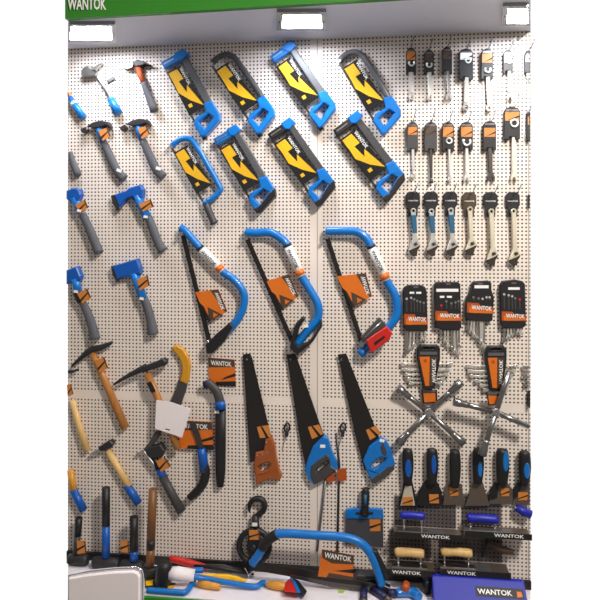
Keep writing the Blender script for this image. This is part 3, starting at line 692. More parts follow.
# adjustable wrenches
def adj(label, cx, y0, hy, hdy, sleeve, cm, w):
    t = T('adjustable_wrench', label, 'adjustable wrench', (cx, y0), 'adjustable wrenches in the third row')
    k = t.part('hanging_card', t.g().prism([(cx-4, y0), (cx+4, y0), (cx+7, y0+3), (cx+7.3, y0+13), (cx+5, y0+16), (cx+4.6, y0+25), (cx-5.2, y0+25), (cx-5, y0+16), (cx-7.3, y0+13), (cx-7, y0+3)], .004, .012, bev=.4), cm)
    t.part('brand_strip', t.g().text(BRAND, lambda u, v: (u, v), cx-5.2, cx+5.2, y0+9.8, y0+8.4, .0125), 'print_white', k)
    ry = hy; hx = cx+1.8
    pts = circ(cx+.3, ry, 2.9, 10, a0=-215, a1=35)
    body = pts+[(cx+.3+w, ry+4), (hx+1.8, hdy-7), (hx+3.8, hdy-3), (hx+5.5, hdy+1), (hx+2, hdy+3.2), (hx-4, hdy+6), (hx-6.5, hdy+6.5), (hx-4, hdy), (hx-2.2, hdy-5), (cx+.3-w*.9, ry+4)]
    b = t.part('body', t.g().prism(body, .014, .026, holes=[circ(cx+.3, ry, 1.4, 8)], bev=.5), 'steel_satin' if not sleeve else 'steel_bright')
    t.part('knurl', t.g().tube([(hx-.6, hdy+.5, .027), (hx+2.2, hdy-1, .027)], 1.5, seg=8), 'steel_dark', b)
    t.part('fixed_jaw', t.g().prism([(hx-6, hdy+6.4), (hx+1.5, hdy+3.3), (hx+5.4, hdy+1.2), (hx+4.5, hdy+4), (hx+2.6, hdy+6.5), (hx+2, hdy+12), (hx-2, hdy+12), (hx-5, hdy+9.5)], .012, .022, bev=.4), 'jaw_shaded')  # dark reflection of the downward-facing steel is put into the jaw colour
    if sleeve:
        t.part('grip_sleeve', t.g().prism([(cx-2.6, ry+4), (cx+3.2, ry+4), (hx+2.2, hdy-11), (hx-2.2, hdy-11)], .0125, .0285, bev=.7), 'blue_teal')
for i, (cx, y0, hy, hdy, sl, cm, lb) in enumerate([(413, 191.5, 211, 244, 1, 'black', 'dull blue sleeved adjustable wrench with tag corner, leftmost in the third row'), (431, 191.5, 211.5, 244, 1, 'black', 'dull blue sleeved adjustable wrench, second in the third row'),
        (450.5, 191.5, 210.5, 244, 1, 'black', 'blue sleeved adjustable wrench beside the brown carded one'), (469.5, 192, 209.5, 243.5, 0, 'brown_card', 'all steel adjustable wrench on a brown card'),
        (490.8, 192, 211.5, 253.5, 0, 'black', 'long steel adjustable wrench on black card, fifth in the third row'), (513, 192, 211.5, 253.5, 0, 'black', 'long steel adjustable wrench nearest the right wall edge')]):
    adj(lb, cx, y0, hy, hdy, sl, cm, 2.5 if sl else 2.4)
    hook(cx+1, y0+1.5, 'wire peg hook holding the %s adjustable wrench card' % ordn[i], 'peg hooks of the adjustable wrenches', .075, 6)
single('wrench_card', 'dark wrench card sliver at the right wall edge in the third row', 'card', G(WALL).prism([(528.4, 195), (530, 194), (530, 208), (528.4, 207)], .0003, .012, bev=0), 'black')

# ------------------------------------------------------------------ spanner sets
def spanner(g, x, y0, y1, r, jaw, lean=0):
    g.prism([(x-r*.5, y0), (x+r*.5, y0), (x+r*.5+lean, y1-r), (x-r*.5+lean, y1-r)], .012, .018, bev=.2)
    ex, ey = x+lean, y1
    g.prism([(ex-r*.5, ey-r*1.2), (ex+r*.5, ey-r*1.2), (ex+r, ey), (ex+r*.9, ey+r), (ex+r*.4, ey+r), (ex+r*.3, ey), (ex-r*.3, ey), (ex-r*.4, ey+r), (ex-r*.9, ey+r), (ex-r, ey)], .011, .020, bev=.2)
    return g
def sset(label, outline, x0, x1, by0, by1, tops, ends, marks, skew=0):
    t = T('spanner_set', label, 'spanner set', outline[0], 'spanner sets in black pouches')
    n = len(ends)
    for i, (x, y, ln) in enumerate(ends): t.part('spanner', spanner(t.g(), x, by1+2, y, 1.9, 1, ln), 'steel_bright' if i % 3 else 'steel')
    k = t.part('pouch', t.g().prism(outline, .004, .026, bev=.8), 'black')
    for x, y, m in tops: t.part('spanner_tip', t.g().prism(circ(x, y, 1.25, 8), .0255, .0272, bev=0), m, k)
    for x, y in tops_lines(tops): pass
    for (x, y, m) in tops: t.part('spanner_shank', t.g().prism([(x-.5, y+1), (x+.5, y+1), (x+.8, by0-2), (x-.2, by0-2)], .0255, .0268, bev=0), 'grey_dark', k)
    for (a, b, c, d) in marks: t.part('size_mark', t.g().prism([(a, b), (c, b), (c, d), (a, d)], .0255, .0268, bev=0), 'print_white', k)
    at = lambda u, v: (x0+(x1-x0)*u, by0+(by1-by0)*v+skew*u)
    b = t.part('brand_band', t.g().prism([at(*p) for p in ((0, 0), (.45, .0), (.5, .25), (1, .3), (1, .95), (.3, 1.0), (0, 1))], .0255, .0268, bev=0), 'orange_dark', k)
    t.part('band_orange', t.g().prism([at(*p) for p in ((.08, .42), (.34, .42), (.34, .72), (1, .66), (1, .86), (.3, 1), (.08, 1))], .0267, .0274, bev=0), 'orange', k)
    t.part('brand_lettering', t.g().text(BRAND, at, .17, .93, .66, .22, .028), 'print_white', k)
    hs = t.part('hang_hole', t.g().prism(rrect((x0+x1)/2-2.5, outline[0][1]+1.2, (x0+x1)/2+2.5, outline[0][1]+2.6, .6), .0255, .0266, bev=0), 'grey_blade', k)
def tops_lines(t): return []
sset('spanner set in rounded black pouch, leftmost of four pouches', [(408, 285), (421, 285), (425, 287), (426.5, 291), (427.5, 329), (424, 331), (406, 331), (403.5, 328), (402.5, 292), (404, 287)], 404, 427.5, 313.5, 324,
     [(406.5, 298.5, 'steel_bright'), (411, 297.5, 'steel_bright'), (414, 299, 'steel'), (417, 300.5, 'steel'), (420, 301.5, 'steel'), (423.5, 302.5, 'steel')],
     [(407.5, 352, -.8), (411, 348, -1), (414, 345, 0), (417.5, 341, 0), (421, 339, 1), (424.5, 338, 1)], [(409.5, 291.5, 414, 293.5), (416, 291.5, 421, 293.5)], 1)
sset('spanner set in tall black pouch with pale header text, second of four pouches', [(436, 282), (458, 282), (460, 284), (461, 327), (459, 330), (443, 330), (435, 327), (434, 287), (434, 284)], 435, 461, 310.5, 320,
     [(441, 305, 'red'), (446, 301, 'steel'), (451, 303, 'steel'), (455, 302, 'steel'), (458, 301, 'steel')],
     [(442, 337, -1), (445, 341, 0), (448, 345, 0), (451, 348, 1), (454, 351, 1), (457, 353, 2), (459, 346, 0)], [(436, 288.5, 458, 291.5), (439.5, 295.5, 444, 297.5), (446.5, 295.5, 451.5, 297.5)], 1)
sset('tilted spanner set with trapezoid black pouch and leaning spanners', [(473, 281.5), (488, 280.5), (491, 283), (491, 290), (493.5, 297), (492, 320), (489, 321.5), (467, 320), (465, 317), (466, 298), (471, 289), (471.5, 283)], 466.5, 493, 302, 312,
     [(473, 297, 'steel'), (478, 298, 'steel'), (482, 298.5, 'steel_bright'), (486, 297, 'steel_bright'), (489, 297, 'steel_bright')],
     [(469, 328, -1), (472, 331, -1), (474, 335, 0), (477, 339, 1), (480, 342, 1), (482, 346, 1), (484, 350, 0)], [(474, 285, 488, 288)], 2)
sset('spanner set pouch with red tipped piece, nearest the right wall edge', [(502, 281), (515, 279.5), (522, 281), (524.5, 284), (525.5, 325), (522, 328), (504, 328), (500.5, 325), (499.5, 285)], 501, 525.5, 311, 320,
     [(503.5, 294, 'steel_bright'), (508, 295, 'steel_bright'), (511.5, 296, 'steel_bright'), (514.5, 298, 'steel'), (519, 299, 'red')],
     [(505, 340, -1), (508, 337, 0), (511, 335, 0), (514, 333, 0), (517, 332, 1), (520, 333, 1)], [(507.5, 287, 519, 289.5)], 1)
# rack sets with spanners fanned both sides
def rack(label, cx, y0, y1, top, bot, left, right, ys):
    t = T('spanner_rack', label, 'spanner set', (cx, y0), 'spanner sets fanned on racks')
    for i, (l, r, y) in enumerate(zip(left, right, ys)):
        g = t.g(); g.prism([(l+3, y-.7), (r-3, y-.7), (r-3, y+.7), (l+3, y+.7)], .01, .016, bev=.2)
        for x, s in ((l, -1), (r, 1)):
            g.prism([(x-s*4, y-.8), (x-s*1, y-1.7), (x+s*1.4, y-1.5), (x+s*1.2, y-.6), (x-s*.6, y), (x+s*1.2, y+.6), (x+s*1.2, y+1.5), (x-s*1.5, y+1.7), (x-s*4, y+.8)], .009, .018, bev=.2)
        t.part('spanner', g, 'steel_bright')
    o = [(cx-top*.8, y0), (cx+top*.8, y0), (cx+top, y0+3), (cx+top, y0+14), (cx+bot, y1-2), (cx+bot*.6, y1), (cx-bot*.6, y1), (cx-bot, y1-2), (cx-top, y0+14), (cx-top, y0+3)]
    k = t.part('holder', t.g().prism(o, .0004, .028, holes=[rrect(cx-top*.45, y0+2, cx+top*.45, y0+3.4, .6)], bev=.8), 'black')
    t.part('clear_header', t.g().prism([(cx-top*.75, y0+6), (cx+top*.75, y0+6), (cx+top*.75, y0+9), (cx-top*.75, y0+9)], .0278, .0288, bev=0), 'grey_blade', k)
    t.part('orange_panel', t.g().prism([(cx-top*.8, y0+11), (cx+top*.1, y0+11), (cx+bot*.1, y1-4), (cx-bot*.55, y1-4)], .0278, .0288, bev=0), 'orange', k)
    t.part('panel_emblem', t.g().prism(circ(cx-top*.3, y0+15, 1.8, 10), .0287, .0294, bev=0), 'orange_dark', k)
    t.part('dark_panel', t.g().prism([(cx+top*.15, y0+11), (cx+top*.8, y0+11), (cx+bot*.7, y1-4), (cx+bot*.15, y1-4)], .0278, .0288, bev=0), 'brown_card', k)
    t.part('brand_lettering', t.g().text(BRAND, lambda u, v: (v, u), y1-7, y0+13, cx+top*.28, cx+top*.62, .0292), 'print_white', k)
rack('spanner rack with clear windowed holder above the left cross wrench', 428.3, 345, 389, 11.5, 6, [402, 404, 406, 408, 410], [452, 450, 448, 444, 441], [364, 369.5, 374.5, 379, 383])
rack('spanner rack above the right cross wrench, beside its upright arm', 495.5, 346, 391, 10.5, 6.5, [468, 469, 471, 476, 481, 484], [517, 515, 512, 510, 508, 507], [366, 371, 376, 381, 385.5, 390])
t = T('spanner_rack', 'spanner ends of a rack cut off by the right wall edge', 'spanner set', (526, 375))
for y, l in ((367, 522), (372, 523), (377, 522), (382, 524), (385.5, 524)):
    t.part('spanner', t.g().prism([(l, y-1.6), (l+2.5, y-.9), (529.8, y-.9), (529.8, y+.9), (l+2.5, y+.9), (l, y+1.6), (l+1, y)], .009, .017, bev=.2), 'steel')
t.part('holder_edge', t.g().prism([(528.2, 392), (529.8, 391), (529.8, 408), (528.2, 407)], .0004, .02, bev=0), 'black')
# cross wrenches
def cross(label, c, ends, tag, full=(1, 1, 1, 1), ch=.03):
    t = T('cross_wrench', label, 'lug wrench', c, 'cross wrenches on the right', M(ch))
    for i, e in enumerate(ends):
        d = Vector((e[0]-c[0], e[1]-c[1])); n = d.normalized()
        t.part('arm', t.g().tube([(c[0], c[1]), (e[0], e[1])], 2.7, h=ch, seg=10), 'steel_mid')
        if full[i]:
            sk = t.part('socket', t.g().tube([(e[0]-n.x*14, e[1]-n.y*14), (e[0]-n.x*11, e[1]-n.y*11), (e[0]-n.x*7, e[1]-n.y*7), (e[0]-n.x*5, e[1]-n.y*5), (e[0]+n.x*2, e[1]+n.y*2)], [2.7, 3.3, 3.3, 4.1, 4.3], h=ch, seg=10), 'steel_mid')
    t.part('hub', t.g().prism(circ(c[0], c[1], 4.6, 10), ch-.01, ch+.011, bev=1), 'steel')
    k = t.part('hang_tag', t.g().prism(tag, ch-.018, ch-.016, bev=0), 'black')
    a, b, cc, d = tag; L = lambda p, q, s: (p[0]+(q[0]-p[0])*s, p[1]+(q[1]-p[1])*s)
    t.part('tag_panel', t.g().prism([L(L(a, b, .12), L(d, cc, .12), .25), L(L(a, b, .88), L(d, cc, .88), .25), L(L(a, b, .88), L(d, cc, .88), .9), L(L(a, b, .12), L(d, cc, .12), .9)], ch-.0161, ch-.0154, bev=0), 'orange', k)
    t.part('tag_top', t.g().prism([L(a, b, .1), L(a, b, .9), L(L(a, b, .9), L(d, cc, .9), .18), L(L(a, b, .1), L(d, cc, .1), .18)], ch-.0161, ch-.0154, bev=0), 'grey_blade', k)
cross('steel cross wrench forming an even X above the scrapers', (428.5, 412), [(399, 389), (460, 383), (462, 442), (399.5, 442)], [(421.5, 391), (437.5, 391), (438, 404), (423, 405)])
cross('steel cross wrench tilted like a plus near the right wall edge', (496, 412), [(455.5, 402), (509.5, 371), (528.5, 426.5), (482.5, 453)], [(487, 393), (499.5, 394), (500, 406), (489, 407)], (1, 0, 0, 1), .06)

# ------------------------------------------------------------------ scrapers
def scraper(label, x0, x1, y0, y1, bl, bm, inl, lab, gray=None, face=None):
    t = T('paint_scraper', label, 'scraper', ((x0+x1)/2, y1), 'paint scrapers in a row')
    cx = (x0+x1)/2; w = (x1-x0)/2
    t.part('handle', t.g().tube([(cx, y0), (cx, y0+3), (cx+.3, (y0+y1)/2), (cx, y1-3), (cx-.3, y1+2)], [w*.55, w*.9, w, w*.85, w*.7], h=.024, flat=.8, seg=14, smooth=3), 'black')
    if inl:
        t.part('grip_inlay', t.g().prism([(cx+inl[0]+a*inl[2]*.5, (y0+y1)/2+inl[1]+b*inl[3]*.5) for a, b in circ(0, 0, 1, 14)], .030, .024+w*S*.86, bev=.6), inl[4])
    b = t.part('blade', t.g().prism(bl, .012, .0145, bev=.1), bm)
    if face: t.part('blade_face', t.g().prism(face, .0143, .0160, bev=.1), 'steel_satin', b)
    if gray: t.part('blade_guard', t.g().prism(gray, .0143, .0165, bev=.2), 'black', b)
    if lab:
        k = t.part('label', t.g().prism(lab, .0165, .0176, bev=0), 'amber', b)
        L = lambda p, q, s: (p[0]+(q[0]-p[0])*s, p[1]+(q[1]-p[1])*s)
        t.part('label_mark', t.g().prism([L(lab[1], lab[2], .3), L(lab[1], lab[2], .5), L(lab[0], lab[3], .85), L(lab[0], lab[3], .75)], .0175, .0181, bev=0), 'black', b)
scraper('paint scraper with bright steel blade, leftmost in the scraper row', 402, 413, 448, 480, [(404, 480), (412, 480), (418, 506.5), (399, 506.5)], 'black', (.5, 2, 6.5, 18, 'blue_deep'), [(403, 497), (412.5, 496.5), (413, 505), (402, 505)], None, [(405, 486), (411.5, 486), (415, 505.5), (400.5, 505.5)])
scraper('broad dark scraper with blue slotted grip, second in the scraper row', 426, 437.5, 447.5, 481, [(425, 481), (437, 481), (442, 492), (442.5, 506), (417, 506), (418, 492)], 'black', (1.5, -2, 5, 19, 'blue_deep'), [(429, 494), (438.5, 494), (439, 503), (429.5, 503)])
scraper('all black gripped scraper, third in the scraper row', 449, 460, 449, 484, [(446, 484), (462, 484), (464, 505), (443, 505)], 'brown_blade', None, [(449, 487), (458, 486.5), (458.5, 495), (450, 496)])
scraper('scraper with wide plain brown blade below the cross wrench arm', 472, 483, 447.5, 480, [(474, 480), (482, 480), (490, 506), (465, 506)], 'brown_blade', (1.5, 3, 4.5, 16, 'blue'), None)
scraper('scraper with blue knobbed grip, fifth in the scraper row', 495.5, 508, 448, 482, [(499, 482), (507, 482), (513, 490), (512, 504), (489, 504), (492, 490)], 'brown_blade', (2.6, -6, 6, 20, 'blue'), [(500.5, 488), (509, 488), (509, 496), (501, 496)], [(495, 482), (499, 484), (497, 498), (491, 500), (489, 490)])
scraper('scraper at the right wall edge with orange sticker and blue inlay', 518, 529.8, 450, 482, [(519, 482), (529.8, 482), (529.8, 505), (512, 505)], 'brown_blade', (1.2, 2, 6, 16, 'blue'), [(518, 492), (528, 492), (527, 500), (518, 500)], [(517, 482), (522, 484), (518, 496), (513, 500), (513, 490)])
t = T('filling_knife', 'wide filling knife with blue band hung above the black bow saw card', 'scraper', (364, 545))
t.part('handle', t.g().tube([(365.5, 487), (365.5, 494), (365, 505), (364.5, 514)], [2.8, 4.2, 3.8, 4.4], h=.024, smooth=3, seg=12), 'black')
t.part('grip_inlay', t.g().tube([(365.5, 492, .04), (365.3, 503, .038)], 1.6, seg=8), 'blue_teal')
b = t.part('blade', t.g().prism([(346, 516), (383, 516), (383.5, 548), (345, 544)], .012, .014, bev=.1), 'steel_film')
t.part('blade_band', t.g().prism([(346, 509), (355, 508), (374, 508), (383, 509), (383.5, 518.5), (345.5, 518)], .01, .02, bev=.5), 'blue')
t.part('grip_foot', t.g().prism([(356, 511), (373, 511), (373, 513.5), (356, 513.5)], .0195, .024, bev=.4), 'black')
tagcard(t, [(369.5, 519), (382, 519), (382, 531), (370, 531)], .0145, 'label')

# ------------------------------------------------------------------ trowels projecting from the wall
def trowel(label, x0, x1, yb, depth, hx0, hx1, hy, hm, words, hh=3.6, zz=.0):
    # yb: row where the blade meets the wall; the blade sticks out horizontally
    p0, p1 = P(x0, yb, 0), P(x1, yb, 0); z = (p0.z+p1.z)/2
    xa, xb = P(x0, yb+5, depth/2).x, P(x1, yb+5, depth/2).x
    c = Vector(((xa+xb)/2, -.004, z))
    t = T('plastering_trowel', label, 'trowel', c, 'trowels laid flat on wall pegs', Wm)
    y0, y1 = -.012, -depth
    b = t.part('blade', wbox(xa, xb, y1, y0, z, z+.0022), 'brown_blade')
    fm = Plane3((xa, y1-.0008, z-.012), (1, 0, 0), (0, 0, 1), (0, -1, 0))
    if words:
        w0 = P(words[0], yb, depth).x-xa; w1 = P(words[1], yb, depth).x-xa
        st = t.part('sleeve_edge', wbox(xa, xb, y1-.0008, y1-.0001, z-.004, z+.017), 'black', b)
        t.part('brand_lettering', G(fm).text(BRAND, lambda u, v: (u, v), w0, w1, .0135, .0255, .0004), 'print_white', b)
        t.part('sleeve_panel', wbox(xa+(xb-xa)*.2, xa+(xb-xa)*.75, y1+.004, y0-.012, z+.0022, z+.003), 'grey_blade', b)
    t.part('pack_back', wbox(xa+(0 if x0 > 420 else .002), xa+(xb-xa)*(.95 if x0 < 420 or yb > 540 else .62), -.0065, -.006, z+.003, z+.112), 'smoke')
    hm_ = M(depth*.5); hz = P(hx0, hy, depth*.5).z
    a = P(hx0, hy, depth*.5).x; e = P(hx1, hy, depth*.5).x
    r = hh*hm_.s
    ym = -depth*.5
    t.part('handle', G(Wm).tube([(a, ym, hz-.002), (a+.01, ym, hz), ((a+e)/2, ym, hz+.002), (e-.01, ym, hz), (e, ym, hz)], [r*.75, r, r*.92, r, r*.8], seg=12), hm)
    t.part('tang', G(Wm).tube([(a+.012, ym, hz-.004), (a+.012, ym, z+.002)], .004, seg=8), 'steel')
    t.part('tang', G(Wm).tube([(e-.012, ym, hz-.004), (e-.012, ym, z+.002)], .004, seg=8), 'steel')
    t.part('mounting_plate', wbox(a-.01, e+.01, ym-.012, ym+.012, z+.0021, z+.0062), 'steel')
    for k, xx in enumerate((xa+(xb-xa)*.2, xa+(xb-xa)*.8)):
        g = G(Wm).tube([(xx, -.0002, z-.0035), (xx, -depth*.8, z-.0035), (xx, -depth*.8-.006, z-.001)], .0028, seg=6)
        single('peg_hook', 'steel peg under the %s end of the %s' % (('left', 'right')[k], label.split(', ')[1]), 'hook', g, 'steel', 'pegs under the trowels')
trowel('blue handled trowel below the leftmost scrapers, upper left trowel', 394, 461, 527, .085, 400.5, 425, 515, 'blue_case', (421, 450))
trowel('blue handled trowel with black sleeve, upper middle trowel', 463, 529, 526, .085, 467, 498, 518, 'blue_case', (494, 524), 4.4)
trowel('wooden handled trowel above the blue tool pile, lower left trowel', 389, 434, 560, .10, 395, 424, 552, 'wood_pale', (392, 421), 4.6)
trowel('wooden handled trowel resting just over the blue case, lower middle trowel', 440, 508, 561, .10, 441, 472, 551.5, 'wood_pale', (447, 476), 4.3)
t = T('plastering_trowel', 'dark brown curved trowel handle hung under the black sleeved trowel', 'trowel', (500, 545))
t.part('handle', t.g().tube([(486, 540), (492, 543), (500, 547), (512, 550)], [2.4, 3.6, 3.8, 2.6], h=.03, smooth=3), 'brown_card')
t.part('tang', t.g().tube([(486, 540, .03), (484, 548, .03), (482, 556, .02)], 1.2, seg=8), 'iron')
t = T('plastering_trowel', 'bright blue trowel handle slanting at the right wall edge', 'trowel', (522, 510))
t.part('handle', t.g().tube([(515, 506), (521, 509), (529.5, 513)], [3, 4.2, 4.4], h=.028), 'blue_case')
t.part('tang', t.g().tube([(515, 506, .028), (513, 509, .012)], 1.2, seg=8), 'steel')

# ------------------------------------------------------------------ steel rods
t = T('steel_bar', 'long dark steel bar with two orange tags under the middle hand saw', 'steel bar', (335, 545), 'steel bars behind the big bow saw')
t.part('bar', t.g().tube([(336, 434), (339, 466), (337, 557)], 1.2, h=.0022, flat=.4, seg=8), 'steel_dark')
t.part('hang_tag', t.g().prism([(325, 471), (333, 468), (335.5, 481), (327, 482)], .016, .0175, bev=0), 'orange_dark')
t.part('hang_tag', t.g().prism([(337, 469), (346, 468), (347, 480), (338, 481)], .016, .0175, bev=0), 'orange_dark')
single('steel_bar', 'slanting thin grey steel rod left of the tagged bar', 'steel bar', G(WALL).tube([(326, 474, .006), (317, 552, .008)], 1.2, seg=8), 'grey_blade', 'steel bars behind the big bow saw')

# ------------------------------------------------------------------ pulley block
t = T('pulley_block', 'black pulley block with an open hook on top, hung by the counter', 'pulley', (256, 555))
t.part('hook', t.g().tube([(250, 511), (250, 504), (254, 498.5), (261, 498), (265, 503), (263.5, 510), (258, 514), (256, 520)], [1, 2.2, 2.8, 3, 3, 2.8, 2.6, 3], h=.024, smooth=4), 'black')
t.part('swivel', t.g().tube([(256, 514), (256, 528)], [3.4, 4.4], h=.024), 'iron')
t.part('swivel_label', t.g().prism(rect(256, 521.5, 5, 3.4), .0385, .0405, bev=0), 'print_white')
t.part('wheel_rim', t.g().tube([(a, b, .03) for a, b in circ(255, 544, 15, 28, ry=16)], 3.0, closed=True, seg=10), 'black')
t.part('side_plate', t.g().prism([(250, 527), (260, 527), (262, 546), (259, 557), (251, 557), (248, 546)], .016, .042, bev=.8), 'black')
t.part('axle', t.g().tube([(255, 544, .012), (255, 544, .05)], 2.6, seg=12), 'iron')
tagcard(t, [(250.5, 526.5), (261, 526.5), (261.5, 536), (251, 536)], .0425, 'label')

# ------------------------------------------------------------------ things on the counter
BH = .105
bm_ = M(BH)
c = P(320, 588, BH); c.z = ZT
t = T('bow_saw', 'big blue bow saw standing upright on the counter with its orange card', 'bow saw', c, None, bm_)
r = 4.3
t.part('frame_tube', t.g().tube([(252, 564), (258, 556), (264, 546), (272, 536.5), (284, 533.5), (320, 535.5), (345, 537.5), (360, 542.5), (370, 553), (376, 566), (382, 586)], r, h=BH, smooth=5, seg=12), 'blue')
t.part('front_grip', t.g().tube([(262, 548.5), (267, 541), (273, 536.5), (277, 534.5)], 5.0, h=BH, smooth=4, seg=12), 'black')
t.part('blade', t.g().prism([(249, 562), (300, 569), (386, 587), (386, 592), (330, 584), (249, 570)], BH-.006, BH-.003, bev=.1), 'blade_black')
t.part('toothed_edge', t.g().prism([(290, 575), (330, 582.5), (386, 590), (386, 593.5), (330, 587), (290, 578)], BH-.0045, BH-.002, bev=.1), 'steel_dark')
t.part('blade_clamp', t.g().prism(rect(384, 588, 10, 8, 25), BH-.012, BH+.012, bev=.5), 'steel_dark')
t.part('rear_grip', t.g().prism([(371, 549), (377, 551), (390, 577), (386, 580), (379, 566)], BH-.012, BH+.008, bev=.6), 'black')
k = t.part('card', t.g().prism([(322, 549), (354, 555), (353, 580), (318, 576)], BH+.001, BH+.0025, bev=0), 'orange')
def at(u, v):
    a, b, c_, d = (322, 549), (354, 555), (353, 580), (318, 576)
    L = lambda p, q, k_: (p[0]+(q[0]-p[0])*k_, p[1]+(q[1]-p[1])*k_)
    return L(L(a, b, u), L(d, c_, u), v)
pl = lambda l: [at(*p) for p in l]
h = BH+.0024
t.part('top_band', t.g().prism(pl([(0, 0), (1, 0), (1, .36), (.35, .45), (.05, .3)]), h, h+.0006, bev=0), 'brown_card', k)
t.part('dark_wedge', t.g().prism(pl([(1, .55), (.45, .72), (1, .72)]), h, h+.0006, bev=0), 'black', k)
t.part('bottom_band', t.g().prism(pl([(.3, .82), (1, .86), (1, 1), (.24, 1)]), h, h+.0006, bev=0), 'brown_card', k)
t.part('brand_lettering', t.g().text(BRAND, at, .1, .93, .28, .07, h+.001), 'print_white', k)
# table pieces on the counter surface
def TP(px, py, dz=0.0):
    p = atz(px, py, ZT+dz); return Vector((p.x, max(min(p.y, -.02), -TD+.02), ZT+dz))
class TM:
    s = S*.93
    def __call__(s, px, py, dz): return TP(px, py, dz)
tm = TM()
def onT(name, label, cat, at_, group=None):
    return T(name, label, cat, TP(*at_), group, tm)
t = onT('rubber_mallet', 'black headed rubber mallet with a pale handle beside the wooden sledge hammer', 'mallet', (163, 585))
c0 = P(163.5, 588, .15)
t.part('head', G(Wm).tube([(c0.x-.004, c0.y, ZT+.001), (c0.x-.004, c0.y, ZT+.008), (c0.x-.002, c0.y, ZT+.02), (c0.x+.003, c0.y, ZT+.07), (c0.x+.006, c0.y, ZT+.084), (c0.x+.007, c0.y, ZT+.092)], [.016, .024, .0285, .0285, .024, .014], seg=18), 'black')
t.part('handle', G(Wm).tube([(c0.x+.022, c0.y, ZT+.05), (c0.x+.05, c0.y+.004, ZT+.049), (c0.x+.11, c0.y+.012, ZT+.042)], [.021, .024, .02], seg=14), 'white_panel')
# hacksaw lying at the front
def tabletube(t, name, pts, r, m, dz=None, smooth=4, parent=None):
    rr = max(r) if isinstance(r, list) else r
    g = G(tm).tube([(p[0], p[1], (p[2] if len(p) > 2 else rr*S*.93+.0015)) for p in pts], r, smooth=smooth, seg=10)
    return t.part(name, g, m, parent)
t = onT('hacksaw', 'blue hacksaw with wooden handle lying at the counter front by the chair', 'hacksaw', (180, 592), 'hacksaws lying on the counter')
tabletube(t, 'frame_tube', [(146, 592), (160, 593.5), (178, 594), (187, 591), (192, 584), (196, 583)], 2.9, 'blue')
tabletube(t, 'handle', [(198, 583.5), (206, 584.5), (220, 587)], [3, 3.8, 2.8], 'wood_gold', smooth=0)
k = t.part('card', G(tm).prism([(145, 579), (176, 583), (172, 590), (145, 588)], .002, .004, bev=0), 'black')
t.part('yellow_panel', G(tm).prism([(145.5, 581), (153, 580), (153, 585), (146, 586)], .004, .0045, bev=0), 'yellow', k)
t.part('yellow_panel', G(tm).prism([(168, 586), (176, 584.5), (172, 589), (167, 589)], .004, .0045, bev=0), 'yellow', k)
t = onT('hacksaw', 'blue hacksaw with wooden handle lying behind, its frame kinked near the mallet', 'hacksaw', (230, 584), 'hacksaws lying on the counter')
tabletube(t, 'frame_tube', [(203, 570, .05), (190, 571, .05), (184, 573, .05), (190, 576, .045), (205, 578.5, .03), (235, 584, .018), (255, 586.5, .013), (262, 583, .013), (266, 583, .013)], 2.8, 'blue', smooth=5)
tabletube(t, 'handle', [(267, 584.5, .016), (278, 585.5, .016), (291, 588, .016)], [3.0, 4.4, 3.6], 'wood_gold', smooth=0)
t = onT('file', 'yellow handled file lying under the kinked blue hacksaw frame', 'file', (220, 576))
tabletube(t, 'handle', [(198, 575.5), (215, 576), (232, 577.5), (246, 581)], [1.6, 2.2, 2.6, 1.4], 'yellow', smooth=3)
tabletube(t, 'shank', [(188, 575.5), (198, 575.5)], 1.0, 'steel', smooth=0)
mq = M(.035)
c = P(190, 575, .035); c.z = ZT
t = T('bolt_cutter', 'red handled bolt cutter lying along the wall foot behind the mallet', 'bolt cutter', c, None, mq)
t.part('handle', t.g().tube([(170, 558.5), (180, 560.5), (196, 565), (207, 567.5)], [3.2, 3.5, 3.6, 2.6], h=.035, smooth=3), 'red')
t.part('jaw', t.g().tube([(206, 567), (222, 567.5), (240, 571)], [2.2, 2.6, 1.4], h=.03), 'grey_dark')
t = T('pry_bar', 'long black pry bar lying along the wall foot left of the pulley', 'pry bar', P(230, 570, .03), None, M(.03))
t.part('bar', t.g().tube([(196, 563), (220, 565), (250, 570)], [1.7, 2.2, 2], h=.05), 'black')
t.part('bent_tip', t.g().tube([(250, 570), (255, 571.5)], [2, 1], h=.05), 'iron')
single('cable_tie', 'white cable tie curled up beside the file handle', 'cable tie', G(M(.06)).tube([(245, 568, .06), (248.5, 575, .06), (248.5, 579, .06), (249, 575, .06), (254, 571, .06)], .45, seg=6), 'white')
t = onT('sanding_block', 'red and blue edged pack with black nose lying before the big bow saw', 'tool pack', (290, 590))
t.part('red_shell', G(tm).prism([(284, 592), (285, 583), (288, 579.5), (293, 582), (297, 593)], .002, .03, bev=.5), 'red')
t.part('blue_edge', G(tm).prism([(288, 579.5), (291, 578), (296, 582), (301, 593), (297, 593), (293, 582)], .002, .032, bev=.3), 'blue')
t.part('black_nose', G(tm).prism([(292, 577.5), (298, 580), (307, 591), (305, 595), (301, 593), (296, 582)], .002, .028, bev=.3), 'black')
t = onT('swing_tag', 'white swing tag with a lime green mark lying under the big bow saw', 'tag', (341, 592))
k = t.part('paper', G(tm).prism([(332, 588), (350, 590), (348, 597), (331, 595)], .0012, .003, bev=0), 'white')
t.part('green_mark', G(tm).prism([(338, 590), (345, 590.5), (343, 593.5), (338, 593)], .003, .0036, bev=0), 'green_lime', k)
